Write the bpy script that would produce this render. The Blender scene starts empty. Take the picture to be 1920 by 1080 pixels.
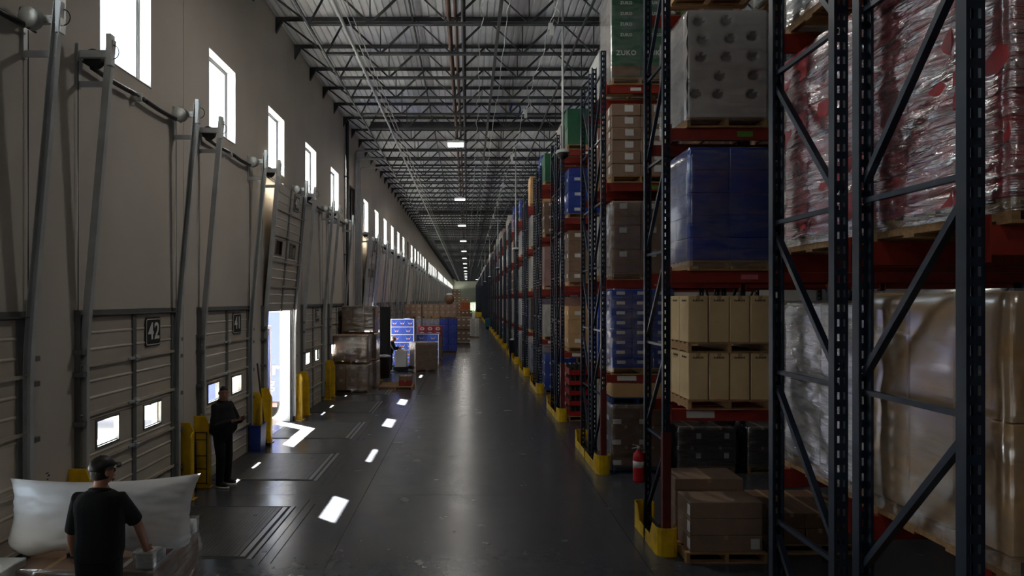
import bpy, bmesh, math, random
from mathutils import Vector, Matrix, Quaternion, noise

random.seed(7)
S = bpy.context.scene
COL = S.collection
PI = math.pi

# ----------------------------------------------------------------------------- camera, world, sun, exposure
H = 3.25                                   # eye height
cam_d = bpy.data.cameras.new('camera')
cam_d.lens = 24.0; cam_d.sensor_width = 36.0; cam_d.sensor_fit = 'HORIZONTAL'
cam_d.shift_x = 83 / 1920; cam_d.shift_y = 23 / 1920
cam_d.clip_end = 900; cam_d.clip_start = 0.05
cam = bpy.data.objects.new('camera', cam_d); COL.objects.link(cam)
cam.location = (0, 0, H); cam.rotation_euler = (PI / 2, 0, 0)
S.camera = cam

SUN_DIR = Vector((0.392, -0.36, -1.0)).normalized()     # travel direction of sunlight
EXPOSURE = 0.5
SKY_STRENGTH = 4.2
SUN_STRENGTH = 110.0
LAMP_WATTS = 26.0

world = bpy.data.worlds.new('world'); S.world = world; world.use_nodes = True
wn = world.node_tree.nodes; wl = world.node_tree.links; wn.clear()
wout = wn.new('ShaderNodeOutputWorld'); wbg = wn.new('ShaderNodeBackground')
sky = wn.new('ShaderNodeTexSky'); sky.sky_type = 'HOSEK_WILKIE'
sky.sun_direction = -SUN_DIR; sky.turbidity = 3.5; sky.ground_albedo = 0.4
geo = wn.new('ShaderNodeTexCoord'); sep = wn.new('ShaderNodeSeparateXYZ')
ramp = wn.new('ShaderNodeMapRange'); ramp.inputs['From Min'].default_value = -0.02; ramp.inputs['From Max'].default_value = 0.02
mixw = wn.new('ShaderNodeMix'); mixw.data_type = 'RGBA'
wl.new(geo.outputs['Generated'], sep.inputs[0]); wl.new(sep.outputs['Z'], ramp.inputs['Value'])
wl.new(ramp.outputs['Result'], mixw.inputs['Factor'])
mixw.inputs['A'].default_value = (4.3, 4.15, 3.95, 1)   # sunlit concrete yard running out to the horizon
haze = wn.new('ShaderNodeMix'); haze.data_type = 'RGBA'; haze.inputs['Factor'].default_value = 0.7   # thin bright haze over the whole sky
haze.inputs['B'].default_value = (0.80, 0.90, 1.02, 1)
wl.new(sky.outputs['Color'], haze.inputs['A']); wl.new(haze.outputs['Result'], mixw.inputs['B'])
wl.new(mixw.outputs['Result'], wbg.inputs['Color']); wbg.inputs['Strength'].default_value = SKY_STRENGTH
wl.new(wbg.outputs[0], wout.inputs[0])

sun_d = bpy.data.lights.new('sun', 'SUN'); sun_d.energy = SUN_STRENGTH; sun_d.angle = 0.0093; sun_d.color = (1.0, 0.95, 0.88)
sun = bpy.data.objects.new('sun', sun_d); COL.objects.link(sun)
sun.rotation_mode = 'QUATERNION'; sun.rotation_quaternion = SUN_DIR.to_track_quat('-Z', 'Y'); sun.location = (-20, 20, 40)

vs = S.view_settings
vs.view_transform = 'Standard'; vs.look = 'None'; vs.gamma = 1.0; vs.use_curve_mapping = False
vs.exposure = EXPOSURE
cy = S.cycles
cy.max_bounces = 7; cy.diffuse_bounces = 5; cy.glossy_bounces = 3; cy.transmission_bounces = 2; cy.transparent_max_bounces = 8
cy.caustics_reflective = False; cy.caustics_refractive = False; cy.sample_clamp_indirect = 10.0
cy.use_denoising = True; cy.use_light_tree = True
cy.use_adaptive_sampling = True; cy.adaptive_threshold = 0.02

# pitch of the dock wall
XW = -4.75; WT = 0.30; PITCH = 3.72; DY0 = 8.25; WY0 = 8.81
Y_END = 219.72; Y_BACK = -10.92; X_RIGHT = 11.0; ROOF = 10.28

def portal(loc, sx, sy, name):
    ld = bpy.data.lights.new(name, 'AREA'); ld.shape = 'RECTANGLE'; ld.size = sx; ld.size_y = sy
    ld.cycles.is_portal = True
    o = bpy.data.objects.new(name, ld); COL.objects.link(o); o.location = loc
    o.rotation_euler = (PI / 2, 0, -PI / 2)       # light -Z towards +X
    return o

# ----------------------------------------------------------------------------- materials
def lin(c):
    return tuple((x / 12.92 if x <= 0.04045 else ((x + 0.055) / 1.055) ** 2.4) for x in c)
def rgb(r, g, b): return lin((r / 255, g / 255, b / 255))

def mat(name, col, rough=0.6, metal=0.0, var=0.0, scale=4.0, bump=0.0, bscale=40.0, coat=0.0, stretch=None, emis=None, spec=0.5, dirt=None, coat_rough=0.15):
    m = bpy.data.materials.new(name); m.use_nodes = True
    nt = m.node_tree; n = nt.nodes; l = nt.links; b = n['Principled BSDF']
    b.inputs['Base Color'].default_value = (*col, 1); b.inputs['Roughness'].default_value = rough
    b.inputs['Metallic'].default_value = metal; b.inputs['Specular IOR Level'].default_value = spec
    if coat: b.inputs['Coat Weight'].default_value = coat; b.inputs['Coat Roughness'].default_value = coat_rough
    tc = None
    def coord(st=None):
        nonlocal tc
        if tc is None: tc = n.new('ShaderNodeTexCoord')
        if st:
            mp = n.new('ShaderNodeMapping'); mp.inputs['Scale'].default_value = st
            l.new(tc.outputs['Object'], mp.inputs['Vector']); return mp.outputs['Vector']
        return tc.outputs['Object']
    if var > 0:
        nz = n.new('ShaderNodeTexNoise'); nz.inputs['Scale'].default_value = scale; nz.inputs['Detail'].default_value = 5
        l.new(coord(stretch), nz.inputs['Vector'])
        mx = n.new('ShaderNodeMix'); mx.data_type = 'RGBA'
        c2 = dirt if dirt else tuple(max(0, x * (1 - var)) for x in col)
        c1 = tuple(min(1, x * (1 + var * 0.5)) for x in col)
        mx.inputs['A'].default_value = (*c1, 1); mx.inputs['B'].default_value = (*c2, 1)
        mr = n.new('ShaderNodeMapRange'); mr.inputs['From Min'].default_value = 0.3; mr.inputs['From Max'].default_value = 0.7
        l.new(nz.outputs['Fac'], mr.inputs['Value']); l.new(mr.outputs['Result'], mx.inputs['Factor'])
        l.new(mx.outputs['Result'], b.inputs['Base Color'])
    if bump > 0:
        nb = n.new('ShaderNodeTexNoise'); nb.inputs['Scale'].default_value = bscale; nb.inputs['Detail'].default_value = 3
        l.new(coord(stretch), nb.inputs['Vector'])
        bp = n.new('ShaderNodeBump'); bp.inputs['Strength'].default_value = bump; bp.inputs['Distance'].default_value = 0.02
        l.new(nb.outputs['Fac'], bp.inputs['Height']); l.new(bp.outputs['Normal'], b.inputs['Normal'])
        if coat: l.new(bp.outputs['Normal'], b.inputs['Coat Normal'])
    if emis:
        b.inputs['Emission Color'].default_value = (*emis[0], 1); b.inputs['Emission Strength'].default_value = emis[1]
    return m

M = {}
M['wall'] = mat('wall_paint', rgb(196, 187, 176), 0.75, var=0.07, scale=0.7, bump=0.05, bscale=60)
M['wall_far'] = mat('end_wall_paint', rgb(176, 180, 158), 0.8, var=0.04)
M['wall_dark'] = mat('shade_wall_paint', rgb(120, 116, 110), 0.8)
M['groove'] = mat('joint_sealant', rgb(60, 58, 56), 0.8)
M['deck'] = mat('roof_deck_galvanised', rgb(236, 238, 241), 0.4, 0.0, var=0.12, scale=1.5)
M['joist'] = mat('joist_grey_primer', rgb(58, 60, 62), 0.6, 0.0, var=0.2, scale=2)
M['dark_steel'] = mat('dark_steel', rgb(42, 42, 44), 0.55, 0.2)
M['pipe_red'] = mat('sprinkler_pipe', rgb(92, 66, 54), 0.55, 0.1, var=0.3, scale=0.8)
M['conduit'] = mat('pale_conduit', rgb(190, 190, 188), 0.45)
M['galv'] = mat('galvanised_track', rgb(188, 191, 192), 0.42, 0.12, var=0.15, scale=3)
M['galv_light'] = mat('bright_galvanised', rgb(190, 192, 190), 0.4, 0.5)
M['door'] = mat('dock_door_panel', rgb(190, 180, 165), 0.42, 0.05, var=0.12, scale=2.5, stretch=(1, 0.4, 3))
M['door_frame'] = mat('dock_door_frame', rgb(110, 111, 110), 0.45, 0.25, var=0.15, scale=5)
M['yellow'] = mat('safety_yellow', rgb(232, 190, 10), 0.42, var=0.2, scale=6, dirt=rgb(200, 156, 14))
M['black'] = mat('black_plastic', rgb(24, 24, 25), 0.5)
M['rubber'] = mat('rubber', rgb(30, 30, 31), 0.8)
M['white'] = mat('white_paint', rgb(228, 228, 224), 0.5)
M['winframe'] = mat('window_frame_white', rgb(225, 225, 222), 0.45)  # white stands in for daylight falling on the window reveals
M['aluminium'] = mat('window_aluminium', rgb(112, 114, 122), 0.5)
M['rack_blue'] = mat('rack_blue_steel', rgb(24, 37, 54), 0.4, 0.1, var=0.25, scale=5)
M['rack_red'] = mat('rack_beam_red', rgb(146, 42, 29), 0.5, 0.0, var=0.25, scale=4)
M['sleeve_red'] = mat('worn_red_sleeve', rgb(104, 34, 30), 0.5, var=0.3, scale=5)
M['wood'] = mat('pallet_pine', rgb(168, 130, 86), 0.75, var=0.35, scale=6, stretch=(1, 6, 6))
M['wood_blue'] = mat('pallet_blue', rgb(24, 56, 110), 0.7, var=0.3, scale=6)
M['kraft'] = mat('kraft_cardboard', rgb(148, 121, 100), 0.8, var=0.16, scale=5)
M['kraft_wrap'] = mat('kraft_under_film', rgb(142, 112, 86), 0.55, var=0.2, scale=5, coat=0.8, bump=0.1, bscale=6, stretch=(1, 1, 2.2))
M['kraft_dark'] = mat('dark_kraft_cardboard', rgb(122, 92, 68), 0.8, var=0.2, scale=4)
M['cream'] = mat('cream_cardboard', rgb(218, 188, 140), 0.75, var=0.1, scale=4)
M['tan'] = mat('tan_cardboard', rgb(186, 148, 100), 0.75, var=0.12, scale=4)
M['label'] = mat('paper_label', rgb(222, 220, 214), 0.6)
M['label_green'] = mat('green_sticker', rgb(86, 150, 50), 0.6)
M['label_pink'] = mat('pink_sticker', rgb(190, 110, 120), 0.6)
M['label_dull'] = mat('dull_label', rgb(176, 168, 158), 0.6)
M['tape'] = mat('packing_tape', rgb(176, 142, 104), 0.3)
M['ink'] = mat('printed_ink', rgb(58, 46, 38), 0.7)
M['ink_green'] = mat('green_ink', rgb(60, 90, 50), 0.7)
M['blue_box'] = mat('blue_cardboard', rgb(34, 66, 158), 0.5, var=0.15, scale=4, coat=0.7, bump=0.04, bscale=5)
M['blue_dark'] = mat('dark_blue_cardboard', rgb(42, 64, 160), 0.45, var=0.25, scale=2, coat=0.5, bump=0.06, bscale=3, coat_rough=0.1)
M['green_box'] = mat('green_cardboard', rgb(38, 92, 62), 0.5, var=0.25, scale=2.5, coat=0.25)
M['grey_wrap'] = mat('grey_film', rgb(188, 180, 174), 0.4, var=0.15, scale=3, coat=0.7, bump=0.07, bscale=5, stretch=(1, 1, 0.5))
M['white_wrap'] = mat('white_film', rgb(238, 236, 232), 0.35, var=0.1, scale=3, coat=0.9, bump=0.06, bscale=5, stretch=(1, 1, 0.4))
M['silver_wrap'] = mat('silver_film', rgb(204, 200, 190), 0.3, var=0.35, scale=7, coat=0.9, bump=0.12, bscale=6, stretch=(1, 1, 0.4))
M['pink_wrap'] = mat('pink_film', rgb(168, 128, 118), 0.4, var=0.2, scale=4, coat=0.8, bump=0.06, bscale=5)
M['dark_wrap'] = mat('dark_goods_under_film', rgb(74, 66, 58), 0.4, var=0.3, scale=4, coat=0.5, bump=0.4, bscale=9, stretch=(1, 1, 2))
M['red_goods'] = mat('red_printed_carton', rgb(176, 34, 40), 0.5, var=0.9, scale=13, dirt=rgb(156, 66, 68))
M['red_box'] = mat('red_carton', rgb(150, 36, 28), 0.55, var=0.2, scale=4)
M['orange_box'] = mat('orange_carton', rgb(190, 96, 50), 0.6, var=0.2, scale=4)
M['crate_red'] = mat('red_plastic_crate', rgb(168, 30, 26), 0.4)
M['extinguisher'] = mat('extinguisher_red', rgb(190, 24, 26), 0.3)
M['bin_blue'] = mat('bin_blue', rgb(22, 50, 132), 0.45)
M['teal'] = mat('teal_machine', rgb(22, 92, 108), 0.5)
M['trailer_blue'] = mat('trailer_blue', rgb(20, 40, 104), 0.5, var=0.08, scale=2)
M['panel_blue'] = mat('panel_blue', rgb(10, 40, 98), 0.5, var=0.1, scale=2)
M['concrete_out'] = mat('yard_concrete', rgb(202, 198, 190), 0.85, var=0.12, scale=0.8)
M['skin_a'] = mat('skin_tone_a', rgb(176, 122, 96), 0.55)
M['skin_b'] = mat('skin_tone_b', rgb(150, 104, 84), 0.55)
M['hair'] = mat('short_dark_hair', rgb(26, 21, 19), 0.7, bump=0.4, bscale=120)
M['cloth_black'] = mat('black_cloth', rgb(15, 15, 18), 0.9, bump=0.25, bscale=35)
M['cloth_navy'] = mat('dark_trousers', rgb(14, 14, 16), 0.9, bump=0.2, bscale=30)
M['bag_white'] = mat('woven_white_bag', rgb(226, 225, 224), 0.38, var=0.05, scale=3, bump=0.18, bscale=7)
M['lamp_body'] = mat('lamp_housing', rgb(210, 210, 208), 0.4)
M['louver'] = mat('louver_dark', rgb(36, 36, 36), 0.6)
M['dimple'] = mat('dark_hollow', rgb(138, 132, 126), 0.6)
M['block_grey'] = mat('pale_grey_block', rgb(208, 200, 192), 0.5, var=0.08, scale=3)
M['tread'] = mat('steel_tread_plate', rgb(96, 96, 96), 0.42, 0.7, var=0.2, scale=3)
M['steel_edge'] = mat('worn_steel_edge', rgb(150, 150, 152), 0.35, 0.7)
M['sole'] = mat('white_rubber_sole', rgb(214, 208, 200), 0.6)
M['plaid'] = mat('blue_grey_print', rgb(92, 98, 128), 0.55, var=0.8, scale=7, dirt=rgb(170, 165, 160))

def floor_material():
    m = bpy.data.materials.new('polished_concrete'); m.use_nodes = True
    nt = m.node_tree; n = nt.nodes; l = nt.links; b = n['Principled BSDF']
    tc = n.new('ShaderNodeNewGeometry')
    a = n.new('ShaderNodeTexNoise'); a.inputs['Scale'].default_value = 0.35; a.inputs['Detail'].default_value = 2
    f = n.new('ShaderNodeTexNoise'); f.inputs['Scale'].default_value = 9; f.inputs['Detail'].default_value = 6
    l.new(tc.outputs['Position'], a.inputs['Vector']); l.new(tc.outputs['Position'], f.inputs['Vector'])
    mx = n.new('ShaderNodeMix'); mx.data_type = 'RGBA'
    mx.inputs['A'].default_value = (*rgb(68, 70, 75), 1); mx.inputs['B'].default_value = (*rgb(78, 80, 86), 1)
    l.new(a.outputs['Fac'], mx.inputs['Factor'])
    m2 = n.new('ShaderNodeMix'); m2.data_type = 'RGBA'; m2.blend_type = 'MULTIPLY'; m2.inputs['Factor'].default_value = 0.35
    l.new(mx.outputs['Result'], m2.inputs['A']); l.new(f.outputs['Fac'], m2.inputs['B'])
    l.new(m2.outputs['Result'], b.inputs['Base Color'])
    r = n.new('ShaderNodeMapRange'); r.inputs['From Min'].default_value = 0.3; r.inputs['From Max'].default_value = 0.7
    r.inputs['To Min'].default_value = 0.19; r.inputs['To Max'].default_value = 0.28
    w_ = n.new('ShaderNodeTexNoise'); w_.inputs['Scale'].default_value = 2.2; w_.inputs['Detail'].default_value = 5; l.new(tc.outputs['Position'], w_.inputs['Vector'])
    l.new(w_.outputs['Fac'], r.inputs['Value']); l.new(r.outputs['Result'], b.inputs['Roughness'])
    bp = n.new('ShaderNodeBump'); bp.inputs['Strength'].default_value = 0.012; bp.inputs['Distance'].default_value = 0.004
    l.new(f.outputs['Fac'], bp.inputs['Height']); l.new(bp.outputs['Normal'], b.inputs['Normal'])
    b.inputs['Specular IOR Level'].default_value = 0.5
    return m
M['floor'] = floor_material()

def glass_material():
    m = bpy.data.materials.new('window_glass'); m.use_nodes = True
    nt = m.node_tree; n = nt.nodes; l = nt.links; n.clear()
    o = n.new('ShaderNodeOutputMaterial'); t = n.new('ShaderNodeBsdfTransparent'); t.inputs[0].default_value = (0.93, 0.96, 0.97, 1)
    g = n.new('ShaderNodeBsdfGlossy'); g.inputs['Roughness'].default_value = 0.02
    lw_ = n.new('ShaderNodeLayerWeight'); lw_.inputs['Blend'].default_value = 0.5
    pw = n.new('ShaderNodeMath'); pw.operation = 'POWER'; pw.inputs[1].default_value = 5.0; l.new(lw_.outputs['Facing'], pw.inputs[0])
    fr = n.new('ShaderNodeMath'); fr.operation = 'MULTIPLY_ADD'; fr.inputs[1].default_value = 0.5; fr.inputs[2].default_value = 0.03; l.new(pw.outputs[0], fr.inputs[0])
    mx = n.new('ShaderNodeMixShader')
    l.new(fr.outputs[0], mx.inputs[0]); l.new(t.outputs[0], mx.inputs[1]); l.new(g.outputs[0], mx.inputs[2]); l.new(mx.outputs[0], o.inputs[0])
    return m
M['glass'] = glass_material()

def film_material(name='stretch_film', clear=0.62, milky=0.16, st=(6, 6, 26), rough=0.16, tilt=0.0, strength=0.9, graze=0.6):
    m = bpy.data.materials.new(name); m.use_nodes = True
    nt = m.node_tree; n = nt.nodes; l = nt.links; n.clear()
    o = n.new('ShaderNodeOutputMaterial'); t = n.new('ShaderNodeBsdfTransparent')
    g = n.new('ShaderNodeBsdfGlossy'); g.inputs['Roughness'].default_value = rough; g.inputs['Color'].default_value = (0.9, 0.9, 0.9, 1)
    d = n.new('ShaderNodeBsdfDiffuse'); d.inputs['Color'].default_value = (0.75, 0.74, 0.73, 1)
    tc = n.new('ShaderNodeTexCoord'); mp = n.new('ShaderNodeMapping'); mp.inputs['Scale'].default_value = st; mp.inputs['Rotation'].default_value = (tilt, tilt, 0)
    nz = n.new('ShaderNodeTexNoise'); nz.inputs['Scale'].default_value = 1.0; nz.inputs['Detail'].default_value = 4; nz.inputs['Distortion'].default_value = 0.6
    l.new(tc.outputs['Object'], mp.inputs[0]); l.new(mp.outputs[0], nz.inputs['Vector'])
    bp = n.new('ShaderNodeBump'); bp.inputs['Strength'].default_value = strength; bp.inputs['Distance'].default_value = 0.03
    l.new(nz.outputs['Fac'], bp.inputs['Height']); l.new(bp.outputs[0], g.inputs['Normal']); l.new(bp.outputs[0], d.inputs['Normal'])
    m1 = n.new('ShaderNodeMixShader'); m1.inputs[0].default_value = milky / (1 - clear + 1e-6)
    l.new(g.outputs[0], m1.inputs[1]); l.new(d.outputs[0], m1.inputs[2])
    cl = n.new('ShaderNodeMapRange'); cl.inputs['From Min'].default_value = 0.35; cl.inputs['From Max'].default_value = 0.65
    cl.inputs['To Min'].default_value = min(1, clear + 0.18); cl.inputs['To Max'].default_value = max(0, clear - 0.18)
    l.new(nz.outputs['Fac'], cl.inputs['Value'])
    lw = n.new('ShaderNodeLayerWeight'); lw.inputs['Blend'].default_value = 0.5
    p2 = n.new('ShaderNodeMath'); p2.operation = 'POWER'; p2.inputs[1].default_value = 1.6; l.new(lw.outputs['Facing'], p2.inputs[0])
    k2 = n.new('ShaderNodeMath'); k2.operation = 'MULTIPLY_ADD'; k2.inputs[1].default_value = -graze; k2.inputs[2].default_value = 1.0; l.new(p2.outputs[0], k2.inputs[0])
    k3 = n.new('ShaderNodeMath'); k3.operation = 'MULTIPLY'; l.new(k2.outputs[0], k3.inputs[0]); l.new(cl.outputs['Result'], k3.inputs[1])
    m2 = n.new('ShaderNodeMixShader'); l.new(k3.outputs[0], m2.inputs[0]); l.new(m1.outputs[0], m2.inputs[1]); l.new(t.outputs[0], m2.inputs[2])
    l.new(m2.outputs[0], o.inputs[0])
    return m
M['film'] = film_material('stretch_film', 0.76, 0.03, (4, 4, 20), 0.15, 0.2, 0.5)
M['film_red'] = film_material('stretch_film_streaky', 0.6, 0.05, (2.5, 2.5, 24), 0.14, 0.5, 1.0, 0.3)
M['film_thin'] = film_material('stretch_film_thin', 0.86, 0.02, (2, 2, 9), 0.2, 0.1, 0.12, 0.75)

# ----------------------------------------------------------------------------- mesh building
class MB:
    def __init__(s): s.v = []; s.f = []; s.m = []; s.s = []
    def add(s, vs_, fs, mi=0, smooth=False):
        o = len(s.v); s.v.extend(tuple(p) for p in vs_)
        for f in fs: s.f.append(tuple(i + o for i in f)); s.m.append(mi); s.s.append(smooth)
        return s
    def box(s, x0, x1, y0, y1, z0, z1, mi=0):
        return s.add([(x0, y0, z0), (x1, y0, z0), (x1, y1, z0), (x0, y1, z0), (x0, y0, z1), (x1, y0, z1), (x1, y1, z1), (x0, y1, z1)],
              [(0, 3, 2, 1), (4, 5, 6, 7), (0, 1, 5, 4), (1, 2, 6, 5), (2, 3, 7, 6), (3, 0, 4, 7)], mi)
    def bar(s, p0, p1, w, h, up=(0, 0, 1), mi=0):
        p0 = Vector(p0); p1 = Vector(p1); d = (p1 - p0).normalized(); up = Vector(up)
        if abs(d.dot(up)) > 0.98: up = Vector((1, 0, 0))
        a = d.cross(up).normalized() * (w / 2); b = a.cross(d).normalized() * (h / 2)
        vs_ = [p + q for p in (p0, p1) for q in (-a - b, a - b, a + b, -a + b)]
        return s.add(vs_, [(0, 1, 2, 3), (7, 6, 5, 4), (0, 4, 5, 1), (1, 5, 6, 2), (2, 6, 7, 3), (3, 7, 4, 0)], mi)
    def path(s, pts, rad, n=8, mi=0, round_ends=False):
        pts = [Vector(p) for p in pts]
        if not hasattr(rad, '__len__'): rad = [rad] * len(pts)
        if round_ends:
            d0 = (pts[0] - pts[1]).normalized(); d1 = (pts[-1] - pts[-2]).normalized()
            r0, r1 = rad[0], rad[-1]
            pre = [(pts[0] + d0 * r0 * math.sin(a), r0 * math.cos(a)) for a in (1.35, 0.8)]
            post = [(pts[-1] + d1 * r1 * math.sin(a), r1 * math.cos(a)) for a in (0.8, 1.35)]
            pts = [p for p, _ in pre] + pts + [p for p, _ in post]; rad = [r for _, r in pre] + list(rad) + [r for _, r in post]
        o = len(s.v); m_ = len(pts); prev = None
        for i, p in enumerate(pts):
            t = (pts[min(i + 1, m_ - 1)] - pts[max(i - 1, 0)]).normalized()
            if prev is None:
                u = t.cross(Vector((0, 0, 1)) if abs(t.z) < 0.9 else Vector((1, 0, 0))).normalized()
            else:
                u = (prev - t * prev.dot(t)).normalized()
            prev = u; w = t.cross(u)
            for k in range(n):
                a = 2 * PI * k / n; q = p + (u * math.cos(a) + w * math.sin(a)) * rad[i]; s.v.append(tuple(q))
        for i in range(m_ - 1):
            for k in range(n):
                k2 = (k + 1) % n
                s.f.append((o + i * n + k, o + i * n + k2, o + (i + 1) * n + k2, o + (i + 1) * n + k)); s.m.append(mi); s.s.append(True)
        s.f.append(tuple(o + k for k in reversed(range(n)))); s.m.append(mi); s.s.append(False)
        s.f.append(tuple(o + (m_ - 1) * n + k for k in range(n))); s.m.append(mi); s.s.append(False)
        return s
    def tube(s, p0, p1, r, n=8, mi=0): return s.path([p0, p1], r, n, mi)
    def lathe(s, prof, n=16, c=(0, 0, 0), axis='z', mi=0):
        o = len(s.v)
        for r, z in prof:
            for k in range(n):
                a = 2 * PI * k / n; x, y = r * math.cos(a), r * math.sin(a)
                p = (x, y, z) if axis == 'z' else ((z, x, y) if axis == 'x' else (y, z, x))
                s.v.append((p[0] + c[0], p[1] + c[1], p[2] + c[2]))
        for i in range(len(prof) - 1):
            for k in range(n):
                k2 = (k + 1) % n
                s.f.append((o + i * n + k, o + i * n + k2, o + (i + 1) * n + k2, o + (i + 1) * n + k)); s.m.append(mi); s.s.append(True)
        s.f.append(tuple(o + k for k in reversed(range(n)))); s.m.append(mi); s.s.append(False)
        s.f.append(tuple(o + (len(prof) - 1) * n + k for k in range(n))); s.m.append(mi); s.s.append(False)
        return s
    def rings(s, rings, mi=0, close=True, smooth=True, wrap=True):
        o = len(s.v); n = len(rings[0])
        for r in rings: s.v.extend(tuple(p) for p in r)
        for i in range(len(rings) - 1):
            for k in range(n if wrap else n - 1):
                k2 = (k + 1) % n
                s.f.append((o + i * n + k, o + i * n + k2, o + (i + 1) * n + k2, o + (i + 1) * n + k)); s.m.append(mi); s.s.append(smooth)
        if close:
            s.f.append(tuple(o + k for k in reversed(range(n)))); s.m.append(mi); s.s.append(False)
            s.f.append(tuple(o + (len(rings) - 1) * n + k for k in range(n))); s.m.append(mi); s.s.append(False)
        return s
    def ell(s, c, r, n=14, m_=10, mi=0, fn=None):
        rings = []
        for i in range(1, m_):
            t = PI * i / m_; ring = []
            for k in range(n):
                a = 2 * PI * k / n
                d = Vector((math.sin(t) * math.cos(a), math.sin(t) * math.sin(a), -math.cos(t)))
                q = Vector((d.x * r[0], d.y * r[1], d.z * r[2]))
                if fn: q = fn(d, q)
                ring.append(Vector(c) + q)
            rings.append(ring)
        return s.rings(rings, mi)
    def prism(s, poly, axis, a0, a1, mi=0):
        # poly: 2D points; axis: extrusion axis; x -> (y,z), y -> (x,z), z -> (x,y)
        def P(p, a): return (a, p[0], p[1]) if axis == 'x' else ((p[0], a, p[1]) if axis == 'y' else (p[0], p[1], a))
        n = len(poly); vs_ = [P(p, a0) for p in poly] + [P(p, a1) for p in poly]
        fs = [tuple(range(n)), tuple(range(2 * n - 1, n - 1, -1))] + [(i, i + n, (i + 1) % n + n, (i + 1) % n) for i in range(n)]
        return s.add(vs_, fs, mi)
    def mesh(s, name, mats):
        me = bpy.data.meshes.new(name); me.from_pydata(s.v, [], s.f)
        for m_ in (mats if isinstance(mats, (list, tuple)) else [mats]): me.materials.append(M[m_] if isinstance(m_, str) else m_)
        if any(s.m): me.polygons.foreach_set('material_index', s.m)
        me.polygons.foreach_set('use_smooth', s.s)
        me.update()
        return me

def fix_normals(me):
    bm = bmesh.new(); bm.from_mesh(me); bmesh.ops.recalc_face_normals(bm, faces=bm.faces); bm.to_mesh(me); bm.free(); return me

def obj(name, mb, mats=None, parent=None, loc=(0, 0, 0), rot=None, label=None):
    me = mb.mesh(name, mats) if isinstance(mb, MB) else mb
    o = bpy.data.objects.new(name, me); COL.objects.link(o); o.location = loc
    if rot: o.rotation_euler = rot
    if parent: o.parent = parent
    if label: o['label'] = label
    return o

def thing(name, label, cat, loc=(0, 0, 0), rotz=0.0, group=None, kind=None):
    o = bpy.data.objects.new(name, None); COL.objects.link(o); o.empty_display_size = 0.2
    o.location = loc; o.rotation_euler = (0, 0, rotz)
    return tag(o, label, cat, group, kind)
def tag(o, label, cat, group=None, kind=None):
    o['label'] = label; o['category'] = cat
    if group: o['group'] = group
    if kind: o['kind'] = kind
    return o
def dup(root, loc=None, rotz=None, label=None, group=None, parent=None):
    r = root.copy(); COL.objects.link(r)
    if parent is not None: r.parent = parent
    if loc is not None: r.location = loc
    if rotz is not None: r.rotation_euler = (0, 0, rotz)
    if label: r['label'] = label
    if group: r['group'] = group
    for ch in root.children: dup(ch, parent=r)
    return r

def text_mesh(txt, size, face='x', mat_='white', extrude=0.004, bold=0.0, align='CENTER'):
    cu = bpy.data.curves.new('lettering', 'FONT'); cu.body = txt; cu.size = size; cu.extrude = extrude; cu.offset = bold
    cu.align_x = align; cu.align_y = 'CENTER'; cu.resolution_u = 3; cu.space_character = 1.12
    o = bpy.data.objects.new('lettering', cu); COL.objects.link(o)
    bpy.context.view_layer.update(); dg = bpy.context.evaluated_depsgraph_get()
    me = bpy.data.meshes.new_from_object(o.evaluated_get(dg)); bpy.data.objects.remove(o); bpy.data.curves.remove(cu)
    for v in me.vertices:
        x, y, z = v.co
        v.co = (z, x, y) if face == 'x' else (x, -z, y)
    me.materials.clear(); me.materials.append(M[mat_]); me.update()
    return me

def remesh(mb, name, mats, voxel, smooth_it=4):
    me = mb.mesh(name + '_raw', mats); fix_normals(me)
    o = bpy.data.objects.new('raw', me); COL.objects.link(o)
    r = o.modifiers.new('r', 'REMESH'); r.mode = 'VOXEL'; r.voxel_size = voxel; r.use_smooth_shade = True
    if smooth_it:
        sm = o.modifiers.new('s', 'SMOOTH'); sm.iterations = smooth_it; sm.factor = 0.5
    bpy.context.view_layer.update(); dg = bpy.context.evaluated_depsgraph_get()
    out = bpy.data.meshes.new_from_object(o.evaluated_get(dg)); out.name = name
    bpy.data.objects.remove(o); bpy.data.meshes.remove(me)
    out.polygons.foreach_set('use_smooth', [True] * len(out.polygons))
    return out

ORD = ['zeroth', 'first', 'second', 'third', 'fourth', 'fifth', 'sixth', 'seventh', 'eighth', 'ninth', 'tenth', 'eleventh', 'twelfth',
       'thirteenth', 'fourteenth', 'fifteenth', 'sixteenth', 'seventeenth', 'eighteenth', 'nineteenth', 'twentieth']
def ordn(i): return ORD[i] if i < len(ORD) else '%dth' % i
TIER = ['floor', 'second', 'third', 'fourth', 'top']

# ============================================================================= STRUCTURE
# floor: slabs with recessed saw cuts
fl = thing('floor', 'dark polished concrete warehouse floor with saw-cut joints', 'floor', (0, 0, 0), kind='structure')
obj('sub_floor', MB().box(XW - WT, X_RIGHT, Y_BACK, Y_END, -0.30, -0.012), 'groove', fl)
xs = [XW - WT, -1.73, 2.2, X_RIGHT]; g = 0.004
NY = 31
for i in range(NY):
    y0 = Y_BACK + i * 7.44; y1 = y0 + 7.44
    for a, b in zip(xs[:-1], xs[1:]):
        obj('slab', MB().box(a + g, b - g, y0 + g, min(y1, Y_END) - g, -0.2, 0.0), 'floor', fl)

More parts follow.
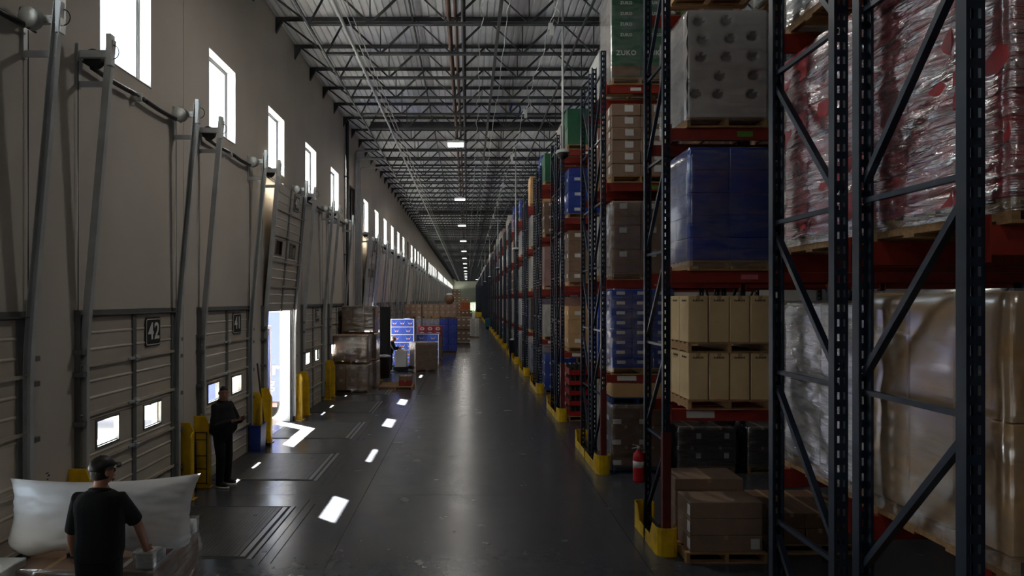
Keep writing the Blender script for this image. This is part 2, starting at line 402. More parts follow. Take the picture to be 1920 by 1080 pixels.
# dock wall: precast panels with openings
def no_opening(k): return k % 7 == 5
def wall_panel_mesh(k1):
    holes = []
    for j, k in enumerate((k1, k1 + 1)):
        if k < -4: continue
        yd = DY0 + PITCH * k - (11.4 + 7.44 * ((k1 - 1) // 2)); yw = WY0 + PITCH * k - (11.4 + 7.44 * ((k1 - 1) // 2))
        holes.append((yw, yw + 1.43, 6.42, 7.9))
        if not no_opening(k): holes.append((yd + 0.13, yd + 2.69, -1, 3.03))
    ys = sorted({0.006, 7.434} | {round(h[i], 4) for h in holes for i in (0, 1)}); zs = sorted({-0.3, ROOF + 0.05, 3.03, 6.42, 7.9})
    mb = MB()
    for a, b in zip(ys[:-1], ys[1:]):
        z_run = None
        for c, d in zip(zs[:-1], zs[1:]):
            ym = (a + b) / 2; zm = (c + d) / 2
            inside = any(h[0] < ym < h[1] and h[2] < zm < h[3] for h in holes)
            if not inside:
                if z_run is None: z_run = c
            if inside and z_run is not None: mb.box(-WT, 0, a, b, z_run, c); z_run = None
        if z_run is not None: mb.box(-WT, 0, a, b, z_run, zs[-1])
    return mb
wl_root = thing('wall_left', 'pale grey precast dock wall with square high windows above the dock doors', 'wall', (XW, 0, 0), kind='structure')
pm = {}
for j in range(-3, 28):
    k1 = 1 + 2 * j; key = (no_opening(k1), no_opening(k1 + 1), k1 if k1 < 0 else 0)
    if key not in pm: pm[key] = wall_panel_mesh(k1).mesh('wall_panel', 'wall')
    obj('wall_panel', pm[key], parent=wl_root, loc=(0, 11.4 + 7.44 * j, 0))
sc_ = MB()
for q in range(9): sc_.box(0, 0.0015, 0.02 * math.sin(q * 2.1), 0.02 * math.sin(q * 2.1) + 0.03 + 0.01 * (q % 3), -0.16 + q * 0.035, -0.16 + q * 0.035 + 0.014 + 0.006 * (q % 2))
obj('scuff_mark', sc_, 'black', wl_root, (0.0005, 7.7, 1.17))
jb = MB()
for j in range(-3, 29): jb.box(-WT + 0.02, -0.014, 11.4 + 7.44 * j - 0.012, 11.4 + 7.44 * j + 0.012, 0, ROOF)
obj('panel_joint', jb, 'groove', wl_root)

# end wall with a bright dock opening, back wall, right wall
ew = MB(); dx0, dx1, dz1 = 0.35, 2.7, 2.6
ew.box(XW - WT, dx0, Y_END, Y_END + 0.3, -0.3, ROOF + 0.05).box(dx1, X_RIGHT, Y_END, Y_END + 0.3, -0.3, ROOF + 0.05).box(dx0, dx1, Y_END, Y_END + 0.3, dz1, ROOF + 0.05)
tag(obj('wall_far', ew, 'wall_far'), 'pale green end wall far down the aisle with a bright low doorway', 'wall', kind='structure')
def translucent():
    m = bpy.data.materials.new('translucent_curtain'); m.use_nodes = True; n = m.node_tree.nodes; l = m.node_tree.links; n.clear()
    o = n.new('ShaderNodeOutputMaterial'); t = n.new('ShaderNodeBsdfTranslucent'); t.inputs[0].default_value = (0.16, 0.19, 0.13, 1); l.new(t.outputs[0], o.inputs[0]); return m
fd_ = thing('door_99', 'pale green daylit strip curtain in the far end wall', 'door', (dx0, Y_END + 0.1, 0), kind='structure')  # strips added to tone down the glare of the open doorway
for q in range(8): obj('curtain_strip', MB().box(q * 0.294, q * 0.294 + 0.288, 0.012 * (q % 2), 0.012 * (q % 2) + 0.006, 0.0, dz1), M.setdefault('curtain', translucent()) if 'curtain' in M else M.setdefault('curtain', translucent()), fd_)
tag(obj('wall_back', MB().box(XW - WT, X_RIGHT, Y_BACK - 0.3, Y_BACK, -0.3, ROOF + 0.05), 'wall'), 'plain back wall behind the camera', 'wall', kind='structure')
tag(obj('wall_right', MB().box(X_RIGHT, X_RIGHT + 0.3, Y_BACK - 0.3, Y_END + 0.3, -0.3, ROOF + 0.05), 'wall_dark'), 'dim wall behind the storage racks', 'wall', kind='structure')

# ceiling: ribbed steel deck
ck = MB(); prof = []; x = XW - WT; p = 0.178
while x < X_RIGHT + 0.3:
    prof += [(x, 0.045), (x + 0.028, 0.045), (x + 0.040, 0.0), (x + 0.166, 0.0)]; x += p
for (a, za), (b, zb) in zip(prof[:-1], prof[1:]):
    ck.add([(a, Y_BACK - .3, ROOF + za), (b, Y_BACK - .3, ROOF + zb), (b, Y_END + .3, ROOF + zb), (a, Y_END + .3, ROOF + za)], [(0, 3, 2, 1)])
ceil = tag(obj('ceiling', ck, 'deck'), 'pale corrugated steel roof deck running down the hall', 'ceiling', kind='structure')
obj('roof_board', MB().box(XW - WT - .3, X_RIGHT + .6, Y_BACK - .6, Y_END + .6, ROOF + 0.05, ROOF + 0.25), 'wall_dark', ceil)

# yard outside
tag(obj('yard', MB().box(-24, XW - WT, -14, 224, -1.5, -1.2), 'concrete_out'), 'sunlit concrete truck yard outside the dock doors', 'yard', kind='structure')

# windows
def window_meshes():
    f = MB(); w, h, t = 1.43, 1.48, 0.05; x0, x1 = -0.25, -0.17
    f.box(x0, x1, 0, w, 0, t).box(x0, x1, 0, w, h - t, h).box(x0, x1, 0, t, t, h - t).box(x0, x1, w - t, w, t, h - t)
    f.box(x0 + .015, x1 - .015, t, t + .03, t, h - t).box(x0 + .015, x1 - .015, w - t - .03, w - t, t, h - t).box(x0 + .015, x1 - .015, t, w - t, t, t + .03).box(x0 + .015, x1 - .015, t, w - t, h - t - .03, h - t)
    sill = MB().box(-0.16, 0.012, -0.004, w + 0.004, 0.0, 0.012)
    gl = MB().box(-0.214, -0.206, t, w - t, t, h - t)
    lv = MB()
    lv.box(x0, x1, 0, w, 0, t).box(x0, x1, 0, w, h - t, h).box(x0, x1, 0, t, t, h - t).box(x0, x1, w - t, w, t, h - t)
    slat = MB().bar((-0.23, t, 0), (-0.23, w - t, 0), 0.012, 0.13, (0.6, 0, 1))
    return f.mesh('window_frame', 'aluminium'), sill.mesh('window_sill', 'wall'), gl.mesh('pane', 'glass'), lv.mesh('louver_frame', 'louver'), slat.mesh('slat', 'louver')
wf, wsill, wgl, lvf, lvs = window_meshes()
wi = 0
wlin = MB().box(-0.168, 0.001, 1.418, 1.434, 0, 1.48).box(-0.168, 0.001, -0.004, 0.012, 0, 1.48).box(-0.168, 0.001, 0.012, 1.418, 1.468, 1.484).mesh('reveal_lining', 'winframe')  # lining slips added so the reveals carry a daylit white
for k in range(-4, 57):  # those behind the viewer are unseen, added to brighten viewer-facing sides
    wi += 1; y = WY0 + PITCH * k; louv = no_opening(k)
    lab = 'dark louvred vent in the dock wall in line with the windows' if louv else 'square white framed high window above the dock doors'
    r = thing('window_%d' % wi, lab, 'vent' if louv else 'window', (XW, y, 6.42), kind='structure')
    if louv:
        obj('louver_frame', lvf, parent=r)
        obj('backing', MB().box(-0.29, -0.27, 0, 1.43, 0, 1.48), 'louver', r)
        for q in range(12): obj('slat', lvs, parent=r, loc=(0, 0, 0.11 + q * 0.113))
    else:
        obj('window_frame', wf, parent=r); obj('window_sill', wsill, parent=r); obj('reveal_lining', wlin, parent=r); obj('pane', wgl, parent=r)
        if k <= 22: portal((XW - WT - 0.02, y + 0.715, 7.16), 1.43, 1.48, 'window_portal')

# ============================================================================= DOCK DOORS
DW = 2.56; DH = 3.05; SEC = DH / 5
def section_mesh(win):
    mb = MB(); y0, y1 = 0.13, 0.13 + DW; h = SEC - 0.008
    if not win:
        mb.box(-0.05, 0, y0, y1, 0.004, h)
    else:
        a = [(0.45, 0.98), (1.72, 2.25)]; z0, z1 = 0.16, 0.48
        mb.box(-0.05, 0, y0, y1, 0.004, z0).box(-0.05, 0, y0, y1, z1, h)
        for c, d in ((y0, a[0][0]), (a[0][1], a[1][0]), (a[1][1], y1)): mb.box(-0.05, 0, c, d, z0, z1)
    for zr in ((0.19, 0.40) if not win else (0.08, 0.54)):
        mb.prism([(0, zr - 0.022), (0.011, zr - 0.006), (0.011, zr + 0.006), (0, zr + 0.022)], 'y', y0, y1)
    return mb.mesh('section', 'door')
sec_plain = section_mesh(False); sec_win = section_mesh(True)
wfm = MB()
for a in (0.45, 1.72):
    pass
def dwin_frame():
    mb = MB(); w, h, t = 0.53, 0.32, 0.028
    mb.box(-0.055, 0.014, -t, w + t, -t, 0).box(-0.055, 0.014, -t, w + t, h, h + t).box(-0.055, 0.014, -t, 0, 0, h).box(-0.055, 0.014, w, w + t, 0, h)
    return mb.mesh('pane_frame', 'door_frame')
dwf = dwin_frame(); dwg = MB().box(-0.03, -0.024, 0, 0.53, 0, 0.32).mesh('pane', 'glass')
strut_m = MB().box(0, 0.03, 0.13, 0.13 + DW, -0.014, 0.016).box(0.03, 0.034, 0.13, 0.13 + DW, -0.022, -0.008).mesh('strut', 'door')
hinge_m = MB().box(0, 0.06, -0.045, 0.045, -0.04, 0.04).tube((0.06, -0.05, 0), (0.06, 0.05, 0), 0.014, 6).box(0, 0.05, -0.22, -0.045, -0.016, 0.018).mesh('hinge', 'galv')
stile_m = MB().box(0, 0.02, -0.05, 0.05, 0.0, SEC).mesh('stile', 'door_frame')
estile_m = MB().box(0, 0.022, -0.04, 0.04, 0.0, SEC).mesh('stile', 'door_frame')
roller_m = MB().tube((0.03, 0, 0), (0.03, 0.13, 0), 0.009, 6).tube((0.03, 0.10, 0), (0.03, 0.125, 0), 0.03, 10).mesh('roller', 'galv')
LEAN_Z = 2.72; LEAN_X0 = 0.075; LEAN_X1 = 0.40; TOPZ = 6.42
def lean_x(z): return LEAN_X0 if z < LEAN_Z else LEAN_X0 + (LEAN_X1 - LEAN_X0) * (z - LEAN_Z) / (TOPZ - LEAN_Z)
def track_mesh(side):
    # C channel open towards the door, vertical then leaning into the hall
    mb = MB(); yo = 0.10 if side < 0 else 2.72
    pts = [(LEAN_X0, 0.12), (LEAN_X0, LEAN_Z - 0.25), (LEAN_X0 + 0.012, LEAN_Z + 0.05), (lean_x(LEAN_Z + 0.5), LEAN_Z + 0.5), (LEAN_X1, TOPZ)]
    for (xa, za), (xb, zb) in zip(pts[:-1], pts[1:]):
        mb.bar((xa, yo + side * 0.045, za), (xb, yo + side * 0.045, zb), 0.012, 0.085, (1, 0, 0))
        for q in (-0.038, 0.038):
            mb.bar((xa + q, yo + side * 0.012, za), (xb + q, yo + side * 0.012, zb), 0.06, 0.009, (1, 0, 0))
    return mb.mesh('track', 'galv')
trk = {-1: track_mesh(-1), 1: track_mesh(1)}
def jamb_mesh(side):
    mb = MB(); yo = 0.06 if side < 0 else 2.76
    mb.box(0, 0.012, yo - 0.07, yo + 0.07, 0, 3.12).box(0, 0.07, yo + side * 0.06 - 0.006, yo + side * 0.06 + 0.006, 0, 3.12)
    mb.box(0.012, 0.03, yo - side * 0.075 - 0.02, yo - side * 0.075 + 0.02, 0, 3.05)
    for z in (0.55, 1.15, 1.75, 2.35, 2.62):
        mb.box(0.0, 0.12, yo + side * 0.055 - 0.05, yo + side * 0.055 + 0.05, z - 0.028, z + 0.028)
    return mb.mesh('jamb', 'door_frame')
jmb = {-1: jamb_mesh(-1), 1: jamb_mesh(1)}
header_m = MB().box(0.0, 0.075, -0.02, 2.84, 3.06, 3.075).box(0.0, 0.012, -0.02, 2.84, 2.99, 3.13).mesh('header', 'door_frame')
def drum_mesh(light):
    mb = MB().lathe([(0.02, -0.06), (0.10, -0.06), (0.115, -0.045), (0.085, -0.03), (0.085, 0.03), (0.115, 0.045), (0.10, 0.06), (0.02, 0.06)], 18, axis='y')
    return mb.mesh('cable_drum', 'galv_light' if light else 'dark_steel')
drm_d = drum_mesh(False); drm_l = drum_mesh(True)
def arm_mesh(light):
    mb = MB().box(-0.0, 0.03, -0.035, 0.035, -0.42, 0.12)
    mb.box(0.03, 0.40, -0.006, 0.006, -0.045, 0.045).box(0.03, 0.40, -0.03, 0.03, -0.05, -0.042)
    for q in range(2): mb.tube((0.30 + q * 0.035, -0.014, 0.02), (0.30 + q * 0.035, 0.014, 0.02), 0.009, 6)
    return mb.mesh('bearing_arm', 'galv_light' if light else 'galv')
arm_d = arm_mesh(False); arm_l = arm_mesh(True)
lowbar_m = MB().box(0.02, 0.36, -0.012, 0.012, -0.035, 0.035).mesh('brace', 'galv')
cap_m = MB().box(-0.028, 0.028, -0.05, 0.05, -0.3, 0.08).mesh('track_cap', 'galv_light')
ring_m = MB().path([(0.075 * math.cos(a) + 0.03, 0.0, 0.085 * math.sin(a)) for a in [(-1.5 + 3.0 * i / 10) for i in range(11)]], 0.006, 5).mesh('cable_loop', 'dark_steel')
def shaft_mesh():
    mb = MB().tube((0.15, 0.0, 0), (0.15, 2.82, 0), 0.014, 6)
    sag = [(0.15, 0.2 + i * 0.12, -0.0 - 0.018 * math.sin(i * PI / 9)) for i in range(10)]
    mb.path(sag, 0.034, 8)
    mb.path([(p[0], 2.82 - p[1], p[2]) for p in reversed(sag)], 0.034, 8)
    return mb.mesh('spring_shaft', 'black')
shf = shaft_mesh()
cbr_m = MB().box(0.0, 0.14, -0.008, 0.008, -0.09, 0.03).box(0, 0.012, -0.05, 0.05, -0.14, 0.07).mesh('centre_bracket', 'galv_light')
cable_m = {s_: MB().tube((0.03, 0.02 if s_ < 0 else 2.80, 0.3), (0.03, 0.02 if s_ < 0 else 2.80, 6.15), 0.006, 5).mesh('lift_cable', 'dark_steel') for s_ in (-1, 1)}
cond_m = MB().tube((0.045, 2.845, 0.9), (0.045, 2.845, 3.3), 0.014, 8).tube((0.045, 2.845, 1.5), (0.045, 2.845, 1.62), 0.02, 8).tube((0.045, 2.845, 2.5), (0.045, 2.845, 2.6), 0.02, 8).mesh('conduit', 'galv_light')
seal_m = {s_: MB().box(-0.30, -0.02, (0.13 if s_ < 0 else 2.66), (0.16 if s_ < 0 else 2.69), 0, 3.03).mesh('reveal', 'white') for s_ in (-1, 1)}
weather_m = {s_: MB().box(-0.02, 0.0, (0.13 if s_ < 0 else 2.63), (0.19 if s_ < 0 else 2.69), 0, 3.03).mesh('weather_strip', 'rubber') for s_ in (-1, 1)}
plate_m = MB()
def rrect(cy_, cz, w, h, r, x0, x1):
    pts = []
    for (sx, sz, a0) in ((1, 1, 0), (-1, 1, PI / 2), (-1, -1, PI), (1, -1, 1.5 * PI)):
        for q in range(4):
            a = a0 + q * PI / 6; pts.append((cy_ + sx * (w / 2 - r) + r * math.cos(a), cz + sz * (h / 2 - r) + r * math.sin(a)))
    return MB().prism(pts, 'x', x0, x1)
sign_back = rrect(0, 0, 0.49, 0.43, 0.055, -0.004, 0.006).mesh('sign_plate', 'black')
sign_edge = rrect(0, 0, 0.45, 0.39, 0.04, 0.0, 0.010).mesh('sign_border', 'label')
sign_face = rrect(0, 0, 0.42, 0.36, 0.03, 0.010, 0.014).mesh('sign_face', 'black')
digits = {}

def door(k, idx, raised=False, detail=True):
    num = 42 - k
    lab = ('steel dock door raised on its leaning tracks, number %d' if raised else 'ribbed grey steel dock door shut, number %d') % num if num > 0 else 'ribbed grey steel dock door far down the wall'
    r = thing('door_%d' % idx, lab, 'door', (XW, DY0 + PITCH * k, 0), kind='structure')
    for s_ in (-1, 1):
        obj('track', trk[s_], parent=r); obj('jamb', jmb[s_], parent=r)
        if detail:
            obj('reveal', seal_m[s_], parent=r); obj('weather_strip', weather_m[s_], parent=r); obj('lift_cable', cable_m[s_], parent=r)
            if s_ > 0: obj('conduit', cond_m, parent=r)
        yo = 0.06 if s_ < 0 else 2.76
        a = obj('bearing_arm', arm_d if s_ < 0 else arm_l, parent=r, loc=(0, yo, 6.25))
        if detail:
            obj('brace', lowbar_m, parent=r, loc=(0, yo, 5.88)); obj('track_cap', cap_m, parent=r, loc=(LEAN_X1, yo, 6.40)); obj('cable_loop', ring_m, parent=r, loc=(LEAN_X1, yo, 6.27))
        obj('cable_drum', drm_d if s_ < 0 else drm_l, parent=r, loc=(0.15, yo + (0.10 if s_ < 0 else -0.10), 6.22))
    obj('header', header_m, parent=r); obj('spring_shaft', shf, parent=r, loc=(-0.05, 0, 6.135))
    if detail: obj('centre_bracket', cbr_m, parent=r, loc=(0, 1.41, 6.15))
    for i in range(5):
        if raised:
            z = 2.98 + i * SEC; tilt = math.atan2(LEAN_X1 - LEAN_X0, TOPZ - LEAN_Z); xx = lean_x(z) - 0.03
            z = 2.98 + i * SEC * math.cos(tilt)
        else: z = i * SEC; tilt = 0; xx = 0.02
        s = obj('section', sec_win if i == 2 else sec_plain, parent=r, loc=(xx, 0, z), rot=(0, tilt, 0))
        if not detail and not raised: 
            if i == 2:
                for a in (0.45, 1.72): obj('pane', dwg, parent=s, loc=(0, a, 0.16))
            continue
        obj('stile', stile_m, parent=s, loc=(0, 1.41, 0))
        for yy in (0.17, 2.65): obj('stile', estile_m, parent=s, loc=(0, yy, 0))
        if i > 0:
            obj('strut', strut_m, parent=s, loc=(0.0, 0, 0)); obj('hinge', hinge_m, parent=s, loc=(0, 1.41, 0))
        for yy, rr in ((0.0, 0), (2.69, 0)): obj('roller', roller_m, parent=s, loc=(0.02, yy, 0.02))
        if i == 2:
            for a in (0.45, 1.72): obj('pane_frame', dwf, parent=s, loc=(0, a, 0.16)); obj('pane', dwg, parent=s, loc=(0, a, 0.16))
        if i == 4 and num > 0 and k <= 12:
            obj('sign_plate', sign_back, parent=s, loc=(0.012, 1.98, 0.34)); obj('sign_border', sign_edge, parent=s, loc=(0.012, 1.98, 0.34)); obj('sign_face', sign_face, parent=s, loc=(0.012, 1.98, 0.34))
            if num not in digits: digits[num] = text_mesh(str(num), 0.34, 'x', 'label', 0.002, 0.008)
            obj('sign_number', digits[num], parent=s, loc=(0.029, 1.98, 0.34))
    return r
RAISED = {2, 6}
di = 0
for k in range(-4, 57):
    if no_opening(k): continue
    di += 1; door(k, di, k in RAISED, k <= 14)
for k in RAISED: portal((XW - WT - 0.02, DY0 + PITCH * k + 1.41, 1.5), 2.56, 3.0, 'doorway_portal')

DOORNAME = {-1: 'the dock door at the photo\'s left edge', 0: 'the dock door signed 42', 1: 'the door signed 41 behind the man', 2: 'the open doorway', 3: 'the first shut door past the open doorway',
            4: 'the door hidden by stacked brown cartons', 6: 'the second raised door', 7: 'the door just past the second raised one', 8: 'the second door past the second raised one', 9: 'the third door past the second raised one', 10: 'the fourth door past the second raised one', 11: 'the fifth door past the second raised one'}
# guards at the jambs
def guard_mesh():
    mb = MB()
    mb.prism([(0.0, 0), (0.26, 0), (0.26, 1.08), (0.20, 1.24), (0.0, 1.24)], 'y', -0.012, 0.012)
    mb.prism([(-0.012, 0), (0.11, 0), (0.11, 1.02), (0.0, 1.1)], 'x', 0.236, 0.26)
    mb.box(-0.0, 0.3, -0.05, 0.12, 0, 0.012)
    for zz in (0.03,): mb.tube((0.06, -0.035, 0.01), (0.06, -0.035, 0.03), 0.014, 6).tube((0.2, -0.035, 0.01), (0.2, -0.035, 0.03), 0.014, 6)
    return mb.mesh('jamb_guard', 'yellow')
def guard_mirror():
    me = gd[-1].copy()
    for v in me.vertices: v.co.y = -v.co.y
    me.flip_normals(); me.update(); return me
gd = {}; gd[-1] = guard_mesh(); gd[1] = guard_mirror()
for k in range(-1, 57):
    if no_opening(k): continue
    for s_ in (-1, 1):
        y = DY0 + PITCH * k + (-0.12 if s_ < 0 else 2.94); num = 42 - k
        side = 'near' if s_ < 0 else 'far'
        if k in DOORNAME:
            o = obj('jamb_guard', gd[s_], loc=(XW + 0.002, y, 0.001)); tag(o, 'yellow guard plate on the %s jamb of %s' % (side, DOORNAME[k]), 'guard', 'yellow dock door guards')
        else:
            o = obj('jamb_guard', gd[s_], loc=(XW + 0.002, y, 0.001)); tag(o, 'tiny yellow guard plate at a dock door far down the wall', 'guard', 'far yellow dock door guards')
# wire chock holders on two guards
def wire_frame(w, h):
    mb = MB()
    for xx in (0, w): mb.tube((xx, 0, 0), (xx, 0, h), 0.008, 6)
    for zz in (0.02, h * 0.30, h * 0.55, h * 0.86, h): mb.tube((0, 0, zz), (w, 0, zz), 0.007, 6)
    return mb
tag(obj('wire_holder', wire_frame(0.2, 0.9), 'black', loc=(XW + 0.03, DY0 + PITCH - 0.15, 0.06)), 'black wire chock holder on the yellow guard behind the standing man', 'holder')
tag(obj('wire_holder', wire_frame(0.16, 0.85), 'black', loc=(XW + 0.12, DY0 + 2.94 + 0.03, 0.06), rot=(0, 0, 0.4)), 'black wire chock holder beside door 42, on its far guard', 'holder')

# dock levelers
def leveler(k):
    num = 42 - k; yc = DY0 + PITCH * k + 1.42
    r = thing('dock_leveler', 'steel tread plate in the floor before ' + DOORNAME[k], 'leveler', (XW, yc, 0.0), group='dock levelers in the floor')
    obj('pit_frame', MB().box(0.02, 2.05, -1.09, 1.09, -0.001, 0.003), 'groove', r)
    obj('deck_plate', MB().box(0.05, 1.84, -1.03, 1.03, 0.003, 0.009), 'tread', r)
    t = MB()
    n = 34
    for i in range(n):
        x = 0.12 + 1.64 * i / (n - 1); t.box(x - 0.009, x + 0.009, -1.0, 1.0, 0.009, 0.013)
    obj('tread_rib', t, 'tread', r)['kind'] = 'stuff'
    obj('hinge_lip', MB().box(1.86, 1.93, -1.03, 1.03, 0.003, 0.010), 'steel_edge', r)
    obj('curb_angle', MB().box(1.97, 2.03, -1.1, 1.1, 0.001, 0.007), 'steel_edge', r)
    obj('curb_joint', MB().box(2.17, 2.18, -1.3, 1.45, -0.001, 0.0015).box(2.31, 2.32, -1.25, 1.2, -0.001, 0.0015), 'groove', r)
    obj('lift_hole', MB().lathe([(0.03, 0.0), (0.03, 0.0132)], 10, (1.55, 0.62, 0)), 'black', r)
for k in (-1, 0, 1, 2, 3, 4, 6, 7, 8): leveler(k)

# outside: blue panel by the open doorway, trailer at the next-but-one dock
tag(obj('blue_door_leaf', MB().box(-0.03, 0.03, -1.0, 1.16, -1.15, 2.58).box(-0.06, 0.06, -1.0, -0.94, -1.15, 2.58).box(0.03, 0.045, -0.6, 0.6, 0.3, 0.34).tube((0.045, 0.93, -1.0), (0.045, 0.93, 2.5), 0.014, 6), 'panel_blue', loc=(-5.22, 16.86, 0)),
    'vivid blue steel door leaf standing outside the open dock doorway', 'door leaf')
tr = thing('trailer', 'pale blue truck trailer with white lettering in the yard outside', 'trailer', (-5.95, 24.54, -1.2))
tb = MB().box(-13.4, 0, -1.3, 1.3, 1.0, 4.05)
for i in range(24): tb.box(-13.2 + i * 0.56, -13.16 + i * 0.56, -1.315, 1.315, 1.15, 3.95)
obj('box_body', tb, 'trailer_blue', tr)
obj('underframe', MB().box(-13, -0.1, -0.5, -0.4, 0.75, 1.0).box(-13, -0.1, 0.4, 0.5, 0.75, 1.0).box(-0.12, 0, -1.2, 1.2, 0.45, 0.6), 'dark_steel', tr)
for wx in (-1.6, -2.8):
    for wy in (-1.05, 1.05):
        obj('wheel', MB().lathe([(0.2, -0.13), (0.46, -0.13), (0.5, -0.09), (0.5, 0.09), (0.46, 0.13), (0.2, 0.13)], 18, axis='y'), 'rubber', tr, loc=(wx, wy, 0.5))
obj('tail_light', MB().box(-0.95, -0.55, -1.31, -1.28, 0.82, 0.95), 'extinguisher', tr)
obj('lettering', text_mesh('er', 0.62, 'y', 'white', 0.004, 0.016, 'RIGHT'), parent=tr, loc=(-0.47, -1.325, 2.12))
obj('lettering', text_mesh('g', 0.52, 'y', 'white', 0.004, 0.0, 'RIGHT'), parent=tr, loc=(-0.60, -1.325, 1.63))

# pipes on the wall by the column line
pp = thing('downpipe', 'pair of dark vertical downpipes on the dock wall beside the louvred vent', 'pipe', (XW + 0.02, 26.2, 0))
for q in (0, 0.16): obj('pipe', MB().tube((0.09, q, 0), (0.09, q, ROOF - 0.1), 0.05, 10), 'dark_steel', pp)
for z in (2, 5, 8): obj('clamp', MB().box(0, 0.15, -0.07, 0.23, z - 0.02, z + 0.02), 'dark_steel', pp)
for q, (yy, zt, rr) in enumerate(((28.35, 9.45, 0.05), (28.75, 9.2, 0.05), (29.2, 9.3, 0.045), (29.6, 9.0, 0.04))):
    w = ['nearest to the vent', 'second from the vent', 'third from the vent', 'fourth from the vent'][q]
    b = MB().path([(0.1, yy - 0, 0.02), (0.1, yy, zt - 0.12), (0.14, yy, zt - 0.03), (0.24, yy, zt), (0.9 + 0.15 * q, yy, zt)], rr, 10)
    tag(obj('riser_pipe', b, 'galv', loc=(XW, 0, 0)), 'grey vertical riser pipe on the dock wall, ' + w, 'pipe', 'grey riser pipes')

# ============================================================================= ROOF STEEL
JY = [16.91 + 1.828 * i for i in range(-15, 111)]
ZT = 10.2; ZB = 9.36
nodes = [-0.40 + 1.76 * i for i in range(-1, 7)]
tc_m = MB()
for q in (-0.032, 0.032): tc_m.box(XW, X_RIGHT, q - 0.026, q + 0.026, ZT + 0.03, ZT + 0.045).box(XW, X_RIGHT, q - 0.004, q + 0.004, ZT - 0.03, ZT + 0.03)
tc_m = tc_m.mesh('top_chord', 'joist')
bc_m = MB()
for q in (-0.03, 0.03): bc_m.box(-3.5, X_RIGHT, q - 0.024, q + 0.024, ZB - 0.035, ZB - 0.022).box(-3.5, X_RIGHT, q - 0.004, q + 0.004, ZB - 0.022, ZB + 0.03)
bc_m = bc_m.mesh('bottom_chord', 'joist')
seat_m = MB().prism([(0, 0.04), (0.16, 0.04), (0.16, -0.06), (0, -0.34)], 'y', -0.05, 0.05).mesh('bearing_seat', 'joist')
segs = [(XW + 0.15, ZT, -3.5, ZB), (-3.5, ZB, -3.04, ZT), (-3.04, ZT, nodes[0], ZB)]
for a, b in zip(nodes[:-1], nodes[1:]):
    m_ = (a + b) / 2; segs += [(a, ZB, m_, ZT), (m_, ZT, b, ZB)]
diag_up = MB().bar((0, 0, ZB), (0.88, 0, ZT), 0.045, 0.045).mesh('web_diagonal', 'joist')
diag_dn = MB().bar((0, 0, ZT), (0.88, 0, ZB), 0.03, 0.03).mesh('web_diagonal', 'joist')
vert_m = MB().bar((0, 0, ZB), (0, 0, ZT), 0.025, 0.025).mesh('web_post', 'joist')
end_ms = [MB().bar((a, 0, za), (b, 0, zb), 0.04, 0.04).mesh('web_diagonal', 'joist') for a, za, b, zb in segs[:3]]
allweb = MB()
for a, za, b, zb in segs: allweb.bar((a, 0, za), (b, 0, zb), 0.04, 0.04)
for x in nodes: allweb.bar((x, 0, ZB), (x, 0, ZT), 0.025, 0.025)
allweb = allweb.mesh('web', 'joist')
for i, y in enumerate(JY):
    if y > Y_END - 0.5: continue
    vis = i - 14; jl = 'dark open-web steel roof joist spanning under the corrugated deck'
    if 0 <= vis < 8: jl = 'dark open-web roof joist, %s in view counted from the top of the photo' % ordn(vis + 1)
    r = thing('roof_joist', jl, 'joist', (0, y, 0), group='roof joists')
    obj('top_chord', tc_m, parent=r); obj('bottom_chord', bc_m, parent=r); obj('bearing_seat', seat_m, parent=r, loc=(XW, 0, ZT))
    if 14 <= i <= 26:
        for m_ in end_ms: obj('web_diagonal', m_, parent=r)
        for x in nodes[:-1]:
            obj('web_diagonal', diag_up, parent=r, loc=(x, 0, 0)); obj('web_diagonal', diag_dn, parent=r, loc=(x + 0.88, 0, 0))
        for x in nodes: obj('web_post', vert_m, parent=r, loc=(x, 0, 0))
    else:
        obj('web', allweb, parent=r)
# long runs along the hall
def run(name, label, cat, x, z, r_, mat_, square=False, y0=Y_BACK, y1=Y_END, group=None):
    mb = MB()
    if square: mb.box(-r_, r_, y0, y1, -r_, r_)
    else: mb.path([(0, y0 + (y1 - y0) * i / 30, 0) for i in range(31)], r_, 8)
    return tag(obj(name, mb, mat_, loc=(x, 0, z)), label, cat, group)
for q, (x, z, w) in enumerate(((-3.5, ZB - 0.06, 'nearest the dock wall, under the joists'), (-1.35, ZT - 0.06, 'between the conduits and the brown pipes'), (0.68, ZB - 0.06, 'just right of the lamps'), (2.55, ZB - 0.06, 'above the rack ends'))):
    run('bridging_bar', 'long dark bridging bar along the roof, ' + w, 'bridging', x, z, 0.022 if q != 2 else 0.035, 'joist', True)
for x, w, rr in ((-0.42, 'brown', 0.055), (-0.27, 'thinner brown', 0.04)):
    run('sprinkler_pipe', '%s sprinkler pipe running over the ceiling lamps, %s' % (w, 'on the dock side' if x < -0.4 else 'in the middle of the group'), 'pipe', x, 9.52, rr, 'pipe_red')
run('steel_pipe', 'dark steel pipe beside the brown sprinkler pipes over the lamps', 'pipe', -0.10, 9.5, 0.05, 'dark_steel')
for x, w in ((-2.45, 'inner'), (-2.57, 'middle'), (-2.72, 'outer')):
    run('conduit', 'thin pale %s conduit of three under the joists beside the dock wall' % w, 'conduit', x, 9.30, 0.04 if w == 'outer' else 0.012, 'galv' if w == 'outer' else 'conduit')
def swag(name, label, x0, z0, amp, mat_='conduit', seed=0):
    rr = random.Random(seed); pts = []
    y = 8.0
    while y < 120:
        pts.append((x0 + rr.uniform(-0.05, 0.05), y, z0 - amp * abs(math.sin(y * 0.857)) + rr.uniform(-0.03, 0.03))); y += 0.6
    return tag(obj(name, MB().path(pts, 0.008, 5), mat_), label, 'cable')
